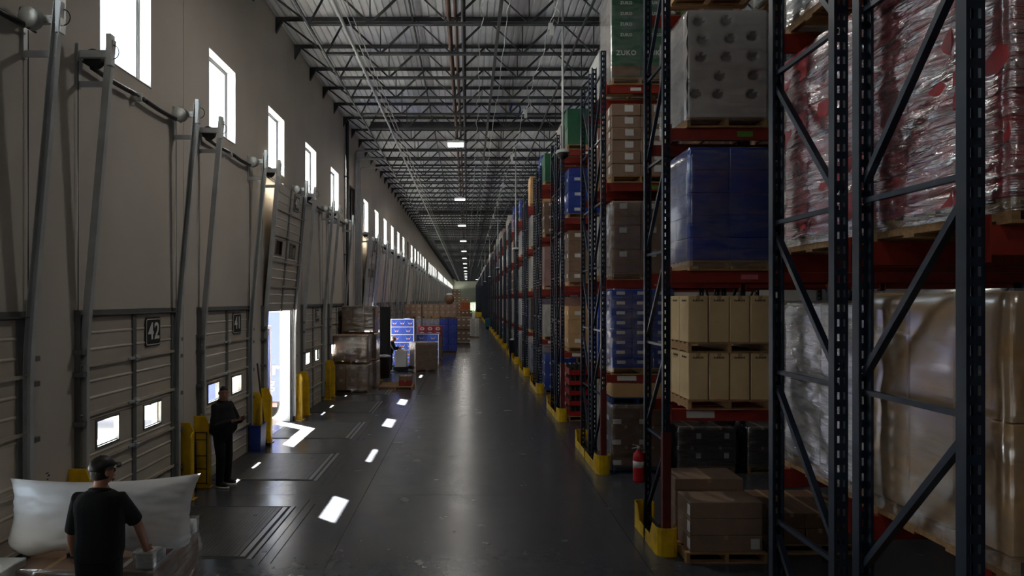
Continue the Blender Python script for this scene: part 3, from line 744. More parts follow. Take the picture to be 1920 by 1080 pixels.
swag('data_cable', 'thin pale cable sagging between joists just right of the lamps', 0.3, 9.3, 0.12, seed=1)
swag('data_cable', 'thin pale cable hung under the joists, midway to the racks', 0.85, 9.3, 0.18, seed=2)
swag('data_cable', 'thin pale cable looping along the roof nearest the racks', 1.75, 9.25, 0.25, seed=3)
for i in range(8):
    y = 14.2 + 6.4 * i
    r = thing('cable_drop', 'small white cable drop hanging from the roof by the racks', 'cable drop', (1.75, y, 8.95), group='white cable drops')
    obj('plug', MB().box(-0.04, 0.04, -0.04, 0.04, -0.2, 0.0).box(-0.07, 0.02, -0.03, 0.03, -0.08, 0.06), 'conduit', r)
    obj('cord', MB().path([(0, 0, 0), (0.04, 0, 0.15), (0.12, 0, 0.05), (0.16, 0, 0.3), (0.05, 0, 0.42), (0.03, 0, 1.36)], 0.010, 6), 'conduit', r)
for n_ in range(8):
    y = 26.35 + 26.04 * n_
    b = MB().box(-3.75, X_RIGHT, -0.08, 0.08, -0.02, 0.0).box(-3.75, X_RIGHT, -0.08, 0.08, 0.24, 0.26).box(-3.75, X_RIGHT, -0.012, 0.012, 0, 0.24)
    tag(obj('steel_beam', b, 'dark_steel', loc=(0, y, 9.86)), 'dark deep steel beam crossing the roof at a column line' if n_ else 'nearest dark deep steel beam crossing the roof, above the first lamp', 'beam', 'roof cross beams' if n_ else None)
cl = MB()
for q in range(4): cl.path([(0.16 * math.cos(a) + q * 0.012, q * 0.02, 0.2 * math.sin(a)) for a in [i * 2 * PI / 16 for i in range(17)]], 0.012, 6)
tag(obj('cable_coil', cl, 'bin_blue', loc=(1.55, 22.42, 9.52)), 'blue coil of cable hanging among the roof joists', 'cable coil')

# lamps
def lamp():
    r = thing('high_bay_lamp', 'lit white rectangular high-bay lamp over the aisle', 'lamp', (0, 0, 0), group='aisle lamps')
    obj('housing', MB().box(-0.31, 0.31, -0.34, 0.34, 0.02, 0.10).box(-0.12, 0.12, -0.25, 0.25, 0.10, 0.16), 'lamp_body', r)
    m = bpy.data.materials.new('lamp_diffuser'); m.use_nodes = True; b = m.node_tree.nodes['Principled BSDF']
    b.inputs['Emission Color'].default_value = (1, 0.97, 0.93, 1); b.inputs['Emission Strength'].default_value = 8.0; b.inputs['Base Color'].default_value = (0.9, 0.9, 0.9, 1)
    obj('diffuser', MB().box(-0.29, 0.29, -0.32, 0.32, 0.0, 0.02), m, r)
    h = MB()
    for yy in (-0.25, 0.25): h.tube((0, yy, 0.1), (0, yy, 0.32), 0.008, 5)
    obj('hanger', h, 'dark_steel', r)
    return r
lamp_light = bpy.data.lights.new('lamp_light', 'AREA'); lamp_light.shape = 'RECTANGLE'; lamp_light.size = 0.58; lamp_light.size_y = 0.64
lamp_light.energy = LAMP_WATTS; lamp_light.color = (1.0, 0.95, 0.88)
L0 = lamp()
lamp_pos = [(-0.46, 26.1 + 14.2 * i) for i in range(-2, 13)] + [(2.6, 196.0)]
for i, (x, y) in enumerate(lamp_pos):
    o = L0 if i == 0 else dup(L0)
    o.location = (x, y, 9.18)
    if i == 2: o['label'] = 'nearest lit white high-bay lamp in view, under the first deep beam'; del o['group']
    lo = bpy.data.objects.new('lamp_light', lamp_light); COL.objects.link(lo); lo.location = (0, 0, -0.01); lo.parent = o

# camera poles hanging from the roof
def pole(x, y, z, label, grp=None):
    r = thing('drop_pole', label, 'pole', (x, y, z), group=grp)
    obj('tube', MB().tube((0, 0, 0.1), (0, 0, ROOF + 0.02 - z), 0.028, 10), 'conduit', r)
    obj('flange', MB().lathe([(0.03, 0.14), (0.14, 0.10), (0.17, 0.05), (0.17, 0.03), (0.03, 0.03)], 20), 'conduit', r)
    obj('camera_body', MB().lathe([(0.13, 0.03), (0.13, -0.01), (0.11, -0.06), (0.05, -0.10), (0.01, -0.11)], 18), 'black', r)
    return r
pole(2.2, 15.8, 6.62, 'white ceiling pole ending in a dark dome camera, nearest the viewer')
for i in range(5): pole(2.2, 31.3 + 18.6 * i, 5.55, 'thin white ceiling pole with a dome camera beside the far racks', 'far camera poles')

# ============================================================================= RACKS
LV = [1.85, 3.63, 5.46, 7.30]; UP_H = 7.95; BAY = 2.62; RX = 2.56
def post_mb(sign, h=UP_H, holes=True):
    mb = MB(); y = 0.0 if sign < 0 else 0.075
    if holes:
        cx_ = [-0.046, -0.027, -0.011, 0.011, 0.027, 0.046]; z = 0.02; pts = 0.1
        while z < h - 0.01:
            z2 = min(z + 0.05, h)
            for a, b in ((0, 5),):
                mb.add([(cx_[0], y, z), (cx_[5], y, z), (cx_[5], y, z2), (cx_[0], y, z2)], [(0, 1, 2, 3)])
            z3 = min(z2 + 0.05, h)
            if z3 > z2:
                for a in (0, 2, 4): mb.add([(cx_[a], y, z2), (cx_[a + 1], y, z2), (cx_[a + 1], y, z3), (cx_[a], y, z3)], [(0, 1, 2, 3)])
            z = z3
        for s_ in (-1, 1): mb.box(s_ * 0.046 - 0.002, s_ * 0.046 + 0.002, 0, 0.075, 0.02, h)
        for s_ in (-1, 1): mb.box(min(s_ * 0.046, s_ * 0.03), max(s_ * 0.046, s_ * 0.03), 0.075 - y - 0.002, 0.075 - y + 0.002, 0.02, h)
    else: mb.box(-0.046, 0.046, 0, 0.075, 0.02, h)
    mb.box(-0.07, 0.07, -0.03, 0.105, 0, 0.012)
    return mb
post_m = {s_: post_mb(s_).mesh('post', 'rack_blue') for s_ in (-1, 1)}
sleeve_m = MB().box(-0.053, 0.053, -0.007, 0.082, 0.05, 1.55).mesh('post_sleeve', 'sleeve_red')
STRUT_Z = [0.2 + 1.23 * i for i in range(7)]
def beam_mb(length=BAY, z0=0.0):
    return MB().box(0.05, length - 0.05, 0, 0.05, -0.15, 0).box(0.05, length - 0.05, 0.05, 0.07, -0.11, 0)
beam_m = beam_mb().mesh('beam', 'rack_red')
conn_m = MB().box(0.047, 0.056, -0.02, 0.05, -0.19, 0.05).mesh('beam_connector', 'rack_red')
def wallstrip(pts, t=0.012):
    mb = MB(); n = len(pts); P = [Vector((p[0], p[1])) for p in pts]; N = []
    for i in range(n):
        d = (P[min(i + 1, n - 1)] - P[max(i - 1, 0)]).normalized(); N.append(Vector((d.y, -d.x)))
    vs_ = []
    for i, p in enumerate(pts):
        q = P[i] + N[i] * t
        vs_ += [(p[0], p[1], 0.002), (p[0], p[1], p[2]), (q.x, q.y, 0.002), (q.x, q.y, p[2])]
    fs = []
    for i in range(n - 1):
        a, b = 4 * i, 4 * (i + 1)
        fs += [(a, b, b + 1, a + 1), (a + 2, a + 3, b + 3, b + 2), (a + 1, b + 1, b + 3, a + 3)]
    fs += [(0, 1, 3, 2), (4 * n - 4, 4 * n - 2, 4 * n - 1, 4 * n - 3)]
    return mb.add(vs_, fs)
def guard_pts(D, full=1.12):
    arc = [(0.105, 0.03, 0.36), (0.105, -0.09, 0.36), (0.085, -0.135, 0.36), (0.04, -0.155, 0.36), (-0.05, -0.16, 0.36), (-0.11, -0.145, 0.36), (-0.15, -0.10, 0.36), (-0.165, -0.04, 0.36)]
    return arc + [(-0.165, 0.10, 0.36), (-0.165, 0.22, 0.17), (-0.165, full, 0.17)]
def guard_mb(D, far=False, full=1.12):
    pts = guard_pts(D, full)
    if far: pts = [(x, D - y, h) for x, y, h in pts]
    mb = wallstrip(pts, 0.012 if not far else -0.012)
    ys = (0.35, full - 0.1)
    for yy in ys:
        q = yy if not far else D - yy
        mb.box(-0.165, -0.06, q - 0.04, q + 0.04, 0.001, 0.012)
    return mb

def rack(y0, D, mirror, bays, label, group=None, guards='auto', stickers=False, sleeve=False):
    r = thing('pallet_rack', label, 'rack', (RX, y0, 0), group=group)
    for b in range(bays + 1):
        x = b * BAY
        obj('post', post_m[-1], parent=r, loc=(x, 0, 0)); obj('post', post_m[1], parent=r, loc=(x, D - 0.075, 0))
        for z in STRUT_Z: obj('strut', MBCACHE('strut', D), parent=r, loc=(x, 0, z))
        for z in STRUT_Z[:-1]: obj('brace', MBCACHE('brace_m' if mirror else 'brace', D), parent=r, loc=(x, 0, z))
    if sleeve: obj('post_sleeve', sleeve_m, parent=r, label='red lower section of the aisle post')
    for b in range(bays):
        for z in LV:
            for yy in (-0.012, D - 0.04):
                bm_ = obj('beam', beam_m, parent=r, loc=(b * BAY, yy, z))
                obj('beam_connector', conn_m, parent=bm_); obj('beam_connector', conn_m, parent=bm_, loc=(BAY - 0.103, 0, 0))
                if stickers and yy < 0 and b == 0:
                    kind, w, h, xo = {LV[0]: ('label', 0.36, 0.09, 0.25), LV[1]: ('label_pink', 0.22, 0.06, 0.95), LV[2]: ('label_green', 0.20, 0.07, 0.9), LV[3]: ('label', 0.2, 0.06, 0.5)}[z]
                    obj('sticker', MB().box(xo, xo + w, -0.003, 0, -0.11, -0.11 + h), kind, bm_)
    if guards in ('auto', 'both'):
        if guards == 'both':
            obj('end_guard', guard_mb(D, False, 0.44), 'yellow', r); obj('end_guard', guard_mb(D, True, 0.44), 'yellow', r)
        else: obj('end_guard', guard_mb(D, mirror), 'yellow', r)
    return r
_mc = {}
def MBCACHE(kind, D):
    k = (kind, round(D, 3))
    if k not in _mc:
        if kind == 'strut': mb = MB().box(-0.017, 0.017, 0.06, D - 0.06, -0.017, 0.017)
        elif kind == 'brace': mb = MB().bar((0.0, 0.07, 1.11), (0.0, D - 0.07, 0.12), 0.04, 0.045, (1, 0, 0))
        else: mb = MB().bar((0.0, D - 0.07, 1.11), (0.0, 0.07, 0.12), 0.04, 0.045, (1, 0, 0))
        _mc[k] = mb.mesh(kind.split('_')[0], 'rack_blue')
    return _mc[k]
def rack_far_mesh(D, mirror):
    mb = MB()
    for yy in (0, D - 0.075): mb.box(-0.046, 0.046, yy, yy + 0.075, 0, UP_H)
    for z in STRUT_Z: mb.box(-0.017, 0.017, 0.06, D - 0.06, z - 0.017, z + 0.017)
    for z in STRUT_Z[:-1]:
        a, b = (0.07, D - 0.07) if not mirror else (D - 0.07, 0.07)
        mb.bar((0, a, z + 1.11), (0, b, z + 0.12), 0.04, 0.045, (1, 0, 0))
    for z in LV:
        for yy in (-0.012, D - 0.04): mb.box(0.04, BAY, yy, yy + 0.05, z - 0.15, z, 1)
    g_ = guard_mb(D, mirror); mb.add(g_.v, g_.f, 2)
    return mb.mesh('pallet_rack', ['rack_blue', 'rack_red', 'yellow'])

DR = 1.02
ROWS = [(3.44, DR, False), (4.68, DR, True), (8.78, 0.98, False)]
for j in range(37):
    ROWS += [(12.85 + 5.53 * j, DR, False), (14.17 + 5.53 * j, DR, True)]
NFULL = 17
far_m = {m_: rack_far_mesh(DR, m_) for m_ in (False, True)}
rack_labels = {0: 'nearest dark blue pallet rack row, cut off by the photo\'s right edge', 1: 'second dark blue pallet rack row, back to back with the nearest one',
               2: 'single dark blue pallet rack row with the fire extinguisher on its end'}
for i, (y0, D, mir) in enumerate(ROWS):
    if y0 + D > Y_END - 1: continue
    lab = rack_labels.get(i, 'dark blue pallet rack row with red beams, %s row from the viewer' % ordn(i + 1))
    if i < NFULL:
        rk = rack(y0, D, mir, 3 if i < 4 else (2 if i < 6 else 1), lab, None, 'both' if i == 2 else ('none' if False else 'auto'), i in (2, 3, 5, 7), i in (2, 3, 5))
    else:
        if i < 21: tag(obj('pallet_rack', far_m[mir], loc=(RX, y0, 0)), lab, 'rack')
        else: tag(obj('pallet_rack', far_m[mir], loc=(RX, y0, 0)), 'blue and red pallet rack row far down the aisle', 'rack', 'far pallet racks')

# ============================================================================= PALLET LOADS
def pallet_boxes(w, d):
    out = [('stringer', [(x - 0.022, x + 0.022, -d / 2, d / 2, 0.018, 0.112) for x in (-w / 2 + 0.022, 0, w / 2 - 0.022)])]
    nb = 7; bw = 0.1
    out.append(('deck_board', [(-w / 2, w / 2, -d / 2 + (d - bw) * i / (nb - 1), -d / 2 + (d - bw) * i / (nb - 1) + bw, 0.112, 0.13) for i in range(nb)]))
    out.append(('bottom_board', [(-w / 2, w / 2, -d / 2 + (d - bw) * i / 3, -d / 2 + (d - bw) * i / 3 + bw, 0.0, 0.018) for i in range(4)]))
    return out
PH = 0.13
_pb = {}
def add_pallet(parent, w, d, m_='wood', detail=True, z=0.0, top_level=None):
    """pallet as a part (boards as sub-parts) under parent"""
    if not detail:
        k = (w, d, m_)
        if k not in _pb:
            mb = MB()
            for _, bs in pallet_boxes(w, d):
                for b in bs: mb.box(*b)
            _pb[k] = mb.mesh('pallet', m_)
        return obj('pallet', _pb[k], parent=parent, loc=(0, 0, z))
    (_, st), (_, dk), (_, bt) = pallet_boxes(w, d)
    mb = MB()
    for b in st: mb.box(*b)
    p = obj('pallet', mb, m_, parent, (0, 0, z))
    for nm, bs in (('deck_board', dk), ('bottom_board', bt)):
        b0 = bs[0]; k = (nm, w, d, m_)
        if k not in _pb: _pb[k] = MB().box(b0[0], b0[1], 0, 0.1, b0[4], b0[5]).mesh(nm, m_)
        for b in bs: obj(nm, _pb[k], parent=p, loc=(0, b[2], 0))
    return p
_cm = {}
def carton_mesh(w, d, h, m_='kraft', lab=None, tape=True, ink=None, labmat='label', labpos=(0.72, 0.55), front=True):
    k = (front, round(w, 3), round(d, 3), round(h, 3), m_, lab, tape, ink, labmat, labpos)
    if k in _cm: return _cm[k]
    bm = bmesh.new(); bmesh.ops.create_cube(bm, size=1.0)
    for v in bm.verts: v.co = (v.co.x * w, v.co.y * d, (v.co.z + 0.5) * h)
    bmesh.ops.bevel(bm, geom=bm.edges[:], offset=min(0.008, h * 0.05), segments=1, affect='EDGES')
    me = bpy.data.meshes.new('carton'); bm.to_mesh(me); bm.free()
    mb = MB(); mb.v = [tuple(v.co) for v in me.vertices]; mb.f = [tuple(p.vertices) for p in me.polygons]; mb.m = [0] * len(mb.f); mb.s = [False] * len(mb.f)
    bpy.data.meshes.remove(me); e = 0.0015
    if tape: mb.box(-0.025, 0.025, -d / 2 - e, d / 2 + e, h - 0.05, h + e, 2)
    if lab:
        lw, lh = lab; u, q = labpos
        if front: mb.box(-w / 2 + u * w - lw / 2, -w / 2 + u * w + lw / 2, -d / 2 - e * 1.5, -d / 2 + e, q * h - lh / 2, q * h + lh / 2, 1)
        mb.box(-w / 2 - e * 1.5, -w / 2 + e, d / 2 - u * d - lw / 2, d / 2 - u * d + lw / 2, q * h - lh / 2, q * h + lh / 2, 1)
        mb.box(w / 2 - e, w / 2 + e * 1.5, -d / 2 + u * d - lw / 2, -d / 2 + u * d + lw / 2, q * h - lh / 2, q * h + lh / 2, 1)
    if ink:
        iw, ih, iz = ink
        n = 7
        for i in range(n):
            x0 = -iw * w / 2 + iw * w * i / n
            mb.box(x0, x0 + iw * w / n * 0.7, -d / 2 - e, -d / 2 + e, iz * h, iz * h + ih * (0.7 if i % 3 == 1 else 1), 3)
            y0 = -iw * d / 2 + iw * d * i / n
            mb.box(-w / 2 - e, -w / 2 + e, y0, y0 + iw * d / n * 0.7, iz * h, iz * h + ih * (0.7 if i % 3 == 1 else 1), 3)
    _cm[k] = mb.mesh('carton', [m_, labmat, 'tape', 'ink']); return _cm[k]
def film_mesh(w, d, h, seed=0, amp=0.012, m_='film', z0=0.0, nx=14, nz=22, sag=0.0):
    rr = Vector((seed * 3.1, seed * 1.7, 0)); rings = []
    per = []
    c = 0.05
    def side(ax, n):
        return [(-1 + 2 * i / n) for i in range(n)]
    for i in side(0, nx): per.append((i, -1))
    for i in side(0, nx): per.append((1, i))
    for i in side(0, nx): per.append((-i, 1))
    for i in side(0, nx): per.append((-1, -i))
    for j in range(nz + 1):
        z = z0 + (h - z0) * j / nz; ring = []
        for (a, b) in per:
            x, y = a * w / 2, b * d / 2
            nv = noise.noise(Vector((x * 5, y * 5, z * 9)) + rr) + 0.5 * noise.noise(Vector((x * 14, y * 14, z * 22 + x * 10)) + rr)
            k = 1 + 2 * (0.006 + amp * nv) / max(w, d)
            fade = 1.0 - (0.06 if j == nz else 0)
            ring.append((x * k * fade, y * k * fade, z + (sag * noise.noise(Vector((x * 3, y * 3, 7)) + rr) if j in (0, nz) else 0)))
        rings.append(ring)
    return MB().rings(rings, 0, close=False).mesh('stretch_film', m_)

def load(name, label, loc, w, d, n, ch, m_='kraft', film=None, lab=None, pallet='wood', detail=False, rotz=0.0, group=None, tape=True, ink=None,
         jit=0.006, gap=0.004, filmamp=0.012, seed=0, cat='pallet load', labmat='label', labpos=(0.72, 0.55), tiers=1, cap=None):
    """one wrapped (or strapped) pallet load: pallet, cartons, film"""
    r = thing(name, label, cat, loc, rotz, group)
    rr = random.Random(seed * 13 + 5); z = 0.0
    cw, cd = w / n[0], d / n[1]
    me = carton_mesh(cw - gap, cd - gap, ch - 0.003, m_, lab, tape, ink, labmat, labpos)
    for t in range(tiers):
        if pallet: add_pallet(r, w, d, pallet, detail, z); z += PH
        for kz in range(n[2]):
            for ix in range(n[0]):
                for iy in range(n[1]):
                    if 0 < ix < n[0] - 1 and 0 < iy < n[1] - 1 and not (kz == n[2] - 1 and t == tiers - 1): continue
                    x = -w / 2 + cw * (ix + .5) + rr.uniform(-jit, jit); y = -d / 2 + cd * (iy + .5) + rr.uniform(-jit, jit)
                    obj('carton', me, parent=r, loc=(x, y, z), rot=(0, 0, rr.uniform(-jit, jit)))
            z += ch
    if film: obj('stretch_film', film_mesh(w + 0.02, d + 0.02, z + 0.01, seed, filmamp, film, 0.06), parent=r)
    return r, z

X1, X2 = RX + 0.08 + 0.6, RX + 0.08 + 1.2 + 0.62     # the two pallet bays of the first rack section
YC = lambda i: ROWS[i][0] + ROWS[i][1] / 2
def on(i, lv): return 0.0 if lv == 0 else LV[lv - 1]
# --- rows one and two, right at the viewer
load('pallet_load', 'red printed cartons wrapped in glossy film on the nearest rack, above the dark red beam', (X1, YC(0), on(0, 2)), 1.14, 1.2, (3, 3, 6), 0.265, 'red_goods', 'film_red', detail=True, seed=1, filmamp=0.03, jit=0.014, tape=False)
load('pallet_load', 'red printed cartons in milky film on the second rack, beside the larger red load', (X1, YC(1), on(1, 2)), 1.12, 1.14, (3, 3, 6), 0.25, 'red_goods', 'film_red', detail=True, seed=2, filmamp=0.028, jit=0.014, tape=False)
load('pallet_load', 'tall tan cartons under clear film on the nearest rack, below the dark red beam', (X1, YC(0), on(0, 1)), 1.14, 1.2, (3, 3, 2), 0.66, 'tan', 'film_thin', detail=True, seed=3, filmamp=0.014, gap=0.02)
load('pallet_load', 'pale grey film-wrapped cartons on an orange-toned pallet on the second rack', (X1, YC(1), on(1, 1)), 1.12, 1.16, (2, 2, 2), 0.62, 'grey_wrap', 'film', detail=True, seed=4, filmamp=0.02, tape=False)
load('pallet_load', 'white wrapped goods high on the nearest rack at the photo\'s top right', (X1, YC(0), on(0, 3)), 1.14, 1.16, (2, 2, 4), 0.35, 'white_wrap', 'film', seed=5, tape=False)
load('pallet_load', 'white wrapped goods high on the second rack at the top of the photo', (X1, YC(1), on(1, 3)), 1.12, 1.14, (2, 2, 4), 0.35, 'white_wrap', 'film', seed=6, tape=False)
load('pallet_load', 'low brown cartons on the floor under the second rack', (X1, YC(1), 0), 1.12, 1.1, (3, 2, 3), 0.26, 'kraft_dark', detail=True, seed=7, lab=(0.1, 0.1))
load('pallet_load', 'low tan cartons on the floor under the nearest rack', (X1, YC(0), 0), 1.14, 1.1, (3, 2, 3), 0.24, 'tan', detail=True, seed=8)
# --- row three (single row with the extinguisher)
for i_, lv, kw in ((2, 2, dict(label='dark blue cartons under glossy film on a pallet, third tier of the extinguisher rack', m_='blue_dark', n=(2, 2, 5), ch=0.288, film='film_thin', seed=11, w=1.02, d=1.12, detail=True, tape=False, filmamp=0.008)),
                   ):
    kw = dict(kw); lab_ = kw.pop('label')
    load('pallet_load', lab_, (2.83 + 0.51, YC(i_) - 0.0, on(i_, lv)), kw.pop('w'), kw.pop('d'), kw.pop('n'), kw.pop('ch'), kw.pop('m_'), **kw)
load('pallet_load', 'two tiers of tall cream cartons on wooden pallets, second tier of the extinguisher rack', (2.81 + 0.53, YC(2), on(2, 1)), 1.06, 1.14, (4, 3, 1), 0.60, 'cream', detail=True, seed=12, ink=(0.55, 0.025, 0.88), gap=0.014, tiers=2)
load('pallet_load', 'film-wrapped grey cartons beside the cream ones, second place in the extinguisher rack', (4.62, YC(2), on(2, 1)), 1.06, 1.1, (2, 2, 3), 0.42, 'grey_wrap', 'film', seed=13)
load('pallet_load', 'dark wrapped cartons in the second place of the extinguisher rack, beside the blue load', (4.62, YC(2), on(2, 2)), 1.06, 1.1, (2, 2, 4), 0.33, 'dark_wrap', 'film', seed=14)
load('pallet_load', 'dim wrapped cartons beside the dimpled grey block in the extinguisher rack', (4.62, YC(2), on(2, 3)), 1.06, 1.1, (2, 2, 4), 0.34, 'dark_wrap', 'film', seed=15)
load('pallet_load', 'brown cartons above the dimpled grey block, topmost in the extinguisher rack', (3.32, YC(2), on(2, 4)), 1.04, 1.1, (2, 2, 4), 0.3, 'kraft_wrap', 'film', detail=True, seed=16)
load('pallet_load', 'grey wrapped cartons in the second place on the top tier of the extinguisher rack', (4.62, YC(2), on(2, 4)), 1.04, 1.1, (2, 2, 4), 0.3, 'white_wrap', 'film', seed=17)
# dimpled grey block
def dimple_block():
    w, d, h = 1.0, 1.12, 1.36; N = 46
    spots = [(-0.36, 1.22), (0.0, 1.23), (-0.31, 0.99), (0.05, 1.0), (0.33, 1.03), (-0.33, 0.76), (0.0, 0.77), (-0.09, 0.52), (0.35, 0.53), (-0.11, 0.29), (0.32, 0.29), (-0.4, 0.3), (0.33, 0.78)]
    rings = []
    def dimple(x, z):
        q = 0
        for sx, sz in spots:
            r = math.hypot((x - sx) / 0.085, (z - sz) / 0.06)
            if r < 1: q = max(q, 0.07 * min(1, (1 - r) * 3))
        return q
    mb = MB(); fr = []
    for j in range(N + 1):
        z = h * j / N
        fr.append([(-w / 2 + w * i / N, -d / 2 + dimple(-w / 2 + w * i / N, z), z) for i in range(N + 1)])
    mb.rings(fr, 0, close=False, smooth=True, wrap=False)
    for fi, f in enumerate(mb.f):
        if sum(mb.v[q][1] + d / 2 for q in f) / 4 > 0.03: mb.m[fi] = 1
    # scalloped left side, five stacked edges
    lf = []
    for j in range(41):
        z = h * j / 40; b = 0.02 * abs(math.sin(PI * 5 * j / 40))
        lf.append([(-w / 2 - b, d / 2 - d * i / 4, z) for i in range(5)])
    mb.rings(lf, 0, close=False, smooth=True, wrap=False)
    rt = []
    for j in range(41):
        z = h * j / 40; b = 0.02 * abs(math.sin(PI * 5 * j / 40))
        rt.append([(w / 2 + b, -d / 2 + d * i / 4, z) for i in range(5)])
    mb.rings(rt, 0, close=False, smooth=True, wrap=False)
    mb.add([(-w / 2, d / 2, 0), (w / 2, d / 2, 0), (w / 2, d / 2, h), (-w / 2, d / 2, h), (-w / 2, -d / 2, h), (w / 2, -d / 2, h), (-w / 2, -d / 2, 0), (w / 2, -d / 2, 0)], [(0, 3, 2, 1), (3, 4, 5, 2), (0, 1, 7, 6)])
    return mb
dr = thing('pallet_load', 'grey wrapped block with dark dimples on a pallet, fourth tier of the extinguisher rack', 'pallet load', (2.80 + 0.51, YC(2), LV[2]))
add_pallet(dr, 1.02, 1.12, 'wood', True)
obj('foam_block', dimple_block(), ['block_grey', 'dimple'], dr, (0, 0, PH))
obj('stretch_film', film_mesh(1.08, 1.16, PH + 1.38, 21, 0.004, 'film_thin', 0.08), parent=dr)

# floor cartons at row three: loose on a pallet
fp = thing('pallet', 'wooden pallet under the loose brown cartons on the floor', 'pallet', (3.2, 9.03, 0))
pr = add_pallet(fp, 1.0, 1.22, 'wood', True)
cmA = carton_mesh(0.9, 0.50, 0.205, 'kraft', (0.11, 0.13), True, None, 'label', (0.9, 0.5)); cmA2 = carton_mesh(0.9, 0.50, 0.205, 'kraft', (0.11, 0.13), False, None, 'label', (0.9, 0.5), False); cmB = carton_mesh(0.9, 0.58, 0.205, 'kraft', (0.11, 0.13), True, None, 'label', (0.12, 0.5)); cmC = carton_mesh(0.9, 0.58, 0.15, 'kraft', None)
for q in range(3):
    tag(obj('carton', cmA if q == 0 else cmA2, loc=(3.2, 8.70, PH + 0.207 * q)), 'wide brown carton, %s of the three in the front stack by the yellow guard' % ('bottom', 'middle', 'top')[q], 'carton', 'loose floor cartons')
    tag(obj('carton', cmB, loc=(3.18, 9.27, PH + 0.207 * q)), 'wide brown carton in the rear stack by the yellow guard, %s from the pallet' % ('first', 'second', 'third')[q], 'carton', 'loose floor cartons')
tag(obj('carton', cmC, loc=(3.18, 9.27, PH + 0.621)), 'flat brown carton topmost on the rear stack by the yellow guard', 'carton', 'loose floor cartons')
load('pallet_load', 'open-topped dark cartons on the floor beside the loose brown cartons', (4.5, YC(2), 0), 1.06, 1.1, (3, 3, 2), 0.2, 'kraft_dark', seed=18)

# extinguisher on the far post of row three
ex = thing('fire_extinguisher', 'red fire extinguisher hung on the end post of the single rack row', 'extinguisher', (RX - 0.13, ROWS[2][0] + 0.93, 0.66))
obj('cylinder', MB().lathe([(0.02, 0), (0.07, 0.005), (0.078, 0.03), (0.078, 0.36), (0.066, 0.41), (0.03, 0.445), (0.026, 0.47)], 18), 'extinguisher', ex)
obj('valve', MB().lathe([(0.024, 0.47), (0.028, 0.49), (0.02, 0.52)], 10).bar((0, 0.0, 0.52), (-0.09, -0.05, 0.545), 0.02, 0.012).bar((0, 0, 0.50), (-0.1, -0.04, 0.49), 0.02, 0.01), 'galv_light', ex)
obj('hose', MB().path([(0.03, -0.02, 0.49), (0.09, -0.05, 0.46), (0.1, -0.06, 0.3), (0.088, -0.05, 0.14)], 0.012, 8), 'black', ex)
obj('label', MB().lathe([(0.0795, 0.22), (0.0795, 0.31)], 18), 'label', ex)
obj('bracket', MB().box(0.06, 0.1, -0.02, 0.02, 0.1, 0.42), 'dark_steel', ex)

# --- row four and its partner, row five
load('pallet_load', 'brown cartons on a blue pallet, floor tier of the fourth rack row', (2.72 + .5, YC(3), 0), 1.0, 1.12, (2, 2, 3), 0.385, 'kraft_dark', 'film_thin', lab=(0.16, 0.09), pallet='wood_blue', detail=True, seed=21, labpos=(0.15, 0.2))
b2, _ = load('pallet_load', 'tan tray of cartons on a second blue pallet, stacked on the brown floor cartons', (2.70 + .5, YC(3), 1.29), 0.98, 1.08, (1, 1, 1), 0.27, 'tan', pallet='wood_blue', detail=True, seed=22)
load('pallet_load', 'film-wrapped dull cartons on the floor of the fourth rack row, seen beyond the loose cartons', (4.48, YC(3), 0), 1.06, 1.1, (2, 2, 2), 0.37, 'dark_wrap', 'film', lab=(0.09, 0.1), seed=23)
load('pallet_load', 'film-wrapped dull cartons on the floor of the fourth rack row, third place along', (5.80, YC(3), 0), 1.06, 1.1, (2, 2, 2), 0.37, 'dark_wrap', 'film', seed=24)
load('pallet_load', 'blue cartons with rows of white labels, second tier of the fourth rack row', (2.70 + .58, YC(3), LV[0]), 1.16, 1.1, (3, 2, 8), 0.185, 'blue_box', 'film_thin', lab=(0.16, 0.06), detail=True, seed=25, tape=False, labpos=(0.45, 0.6))
load('pallet_load', 'tall brown cartons with glossy film edge, third tier of the fourth rack row', (2.70 + .55, YC(3), LV[1]), 1.1, 1.1, (2, 2, 3), 0.45, 'kraft', 'film_thin', lab=(0.14, 0.1), detail=True, seed=26, labpos=(0.4, 0.8))
load('pallet_load', 'brown cartons with white paper labels, fourth tier of the fourth rack row', (2.70 + .55, YC(3), LV[2]), 1.1, 1.1, (2, 2, 6), 0.225, 'kraft', None, lab=(0.16, 0.12), detail=True, seed=27, labpos=(0.6, 0.6))
def green_load(label, loc, h=1.5, detail=True, group=None):
    r = thing('pallet_load', label, 'pallet load', loc, group=group)
    add_pallet(r, 1.1, 1.1, 'wood', detail)
    for ix in range(2):
        for iy in range(2):
            c = MB().box(-0.27, 0.27, -0.27, 0.27, 0, h)
            c.box(-0.26, 0.26, -0.272, -0.269, 0.02, 0.22, 2); c.box(-0.272, -0.269, -0.26, 0.26, 0.0, h, 3)
            dc = obj('display_carton', c, ['green_box', 'silver_wrap', 'kraft_dark', 'grey_wrap'], r, (-0.275 + 0.55 * ix, -0.275 + 0.55 * iy, PH))
            if iy == 0:
                for zz, sz in ((0.46, 0.125), (0.80, 0.075), (1.0, 0.075), (1.20, 0.075), (1.40, 0.075)):
                    kt = ('ZUKO', sz)
                    if kt not in _cm: _cm[kt] = text_mesh('ZUKO', sz, 'y', 'label', 0.001, 0.003)
                    obj('lettering', _cm[kt], parent=dc, loc=(0, -0.274, zz))
    obj('stretch_film', film_mesh(1.12, 1.12, PH + h + 0.02, 31, 0.006, 'film_thin', 0.06), parent=r)
    return r
green_load('tall green display cartons with pale print, top tier of the fourth rack row', (2.70 + .55, YC(3), LV[3]), 1.75)
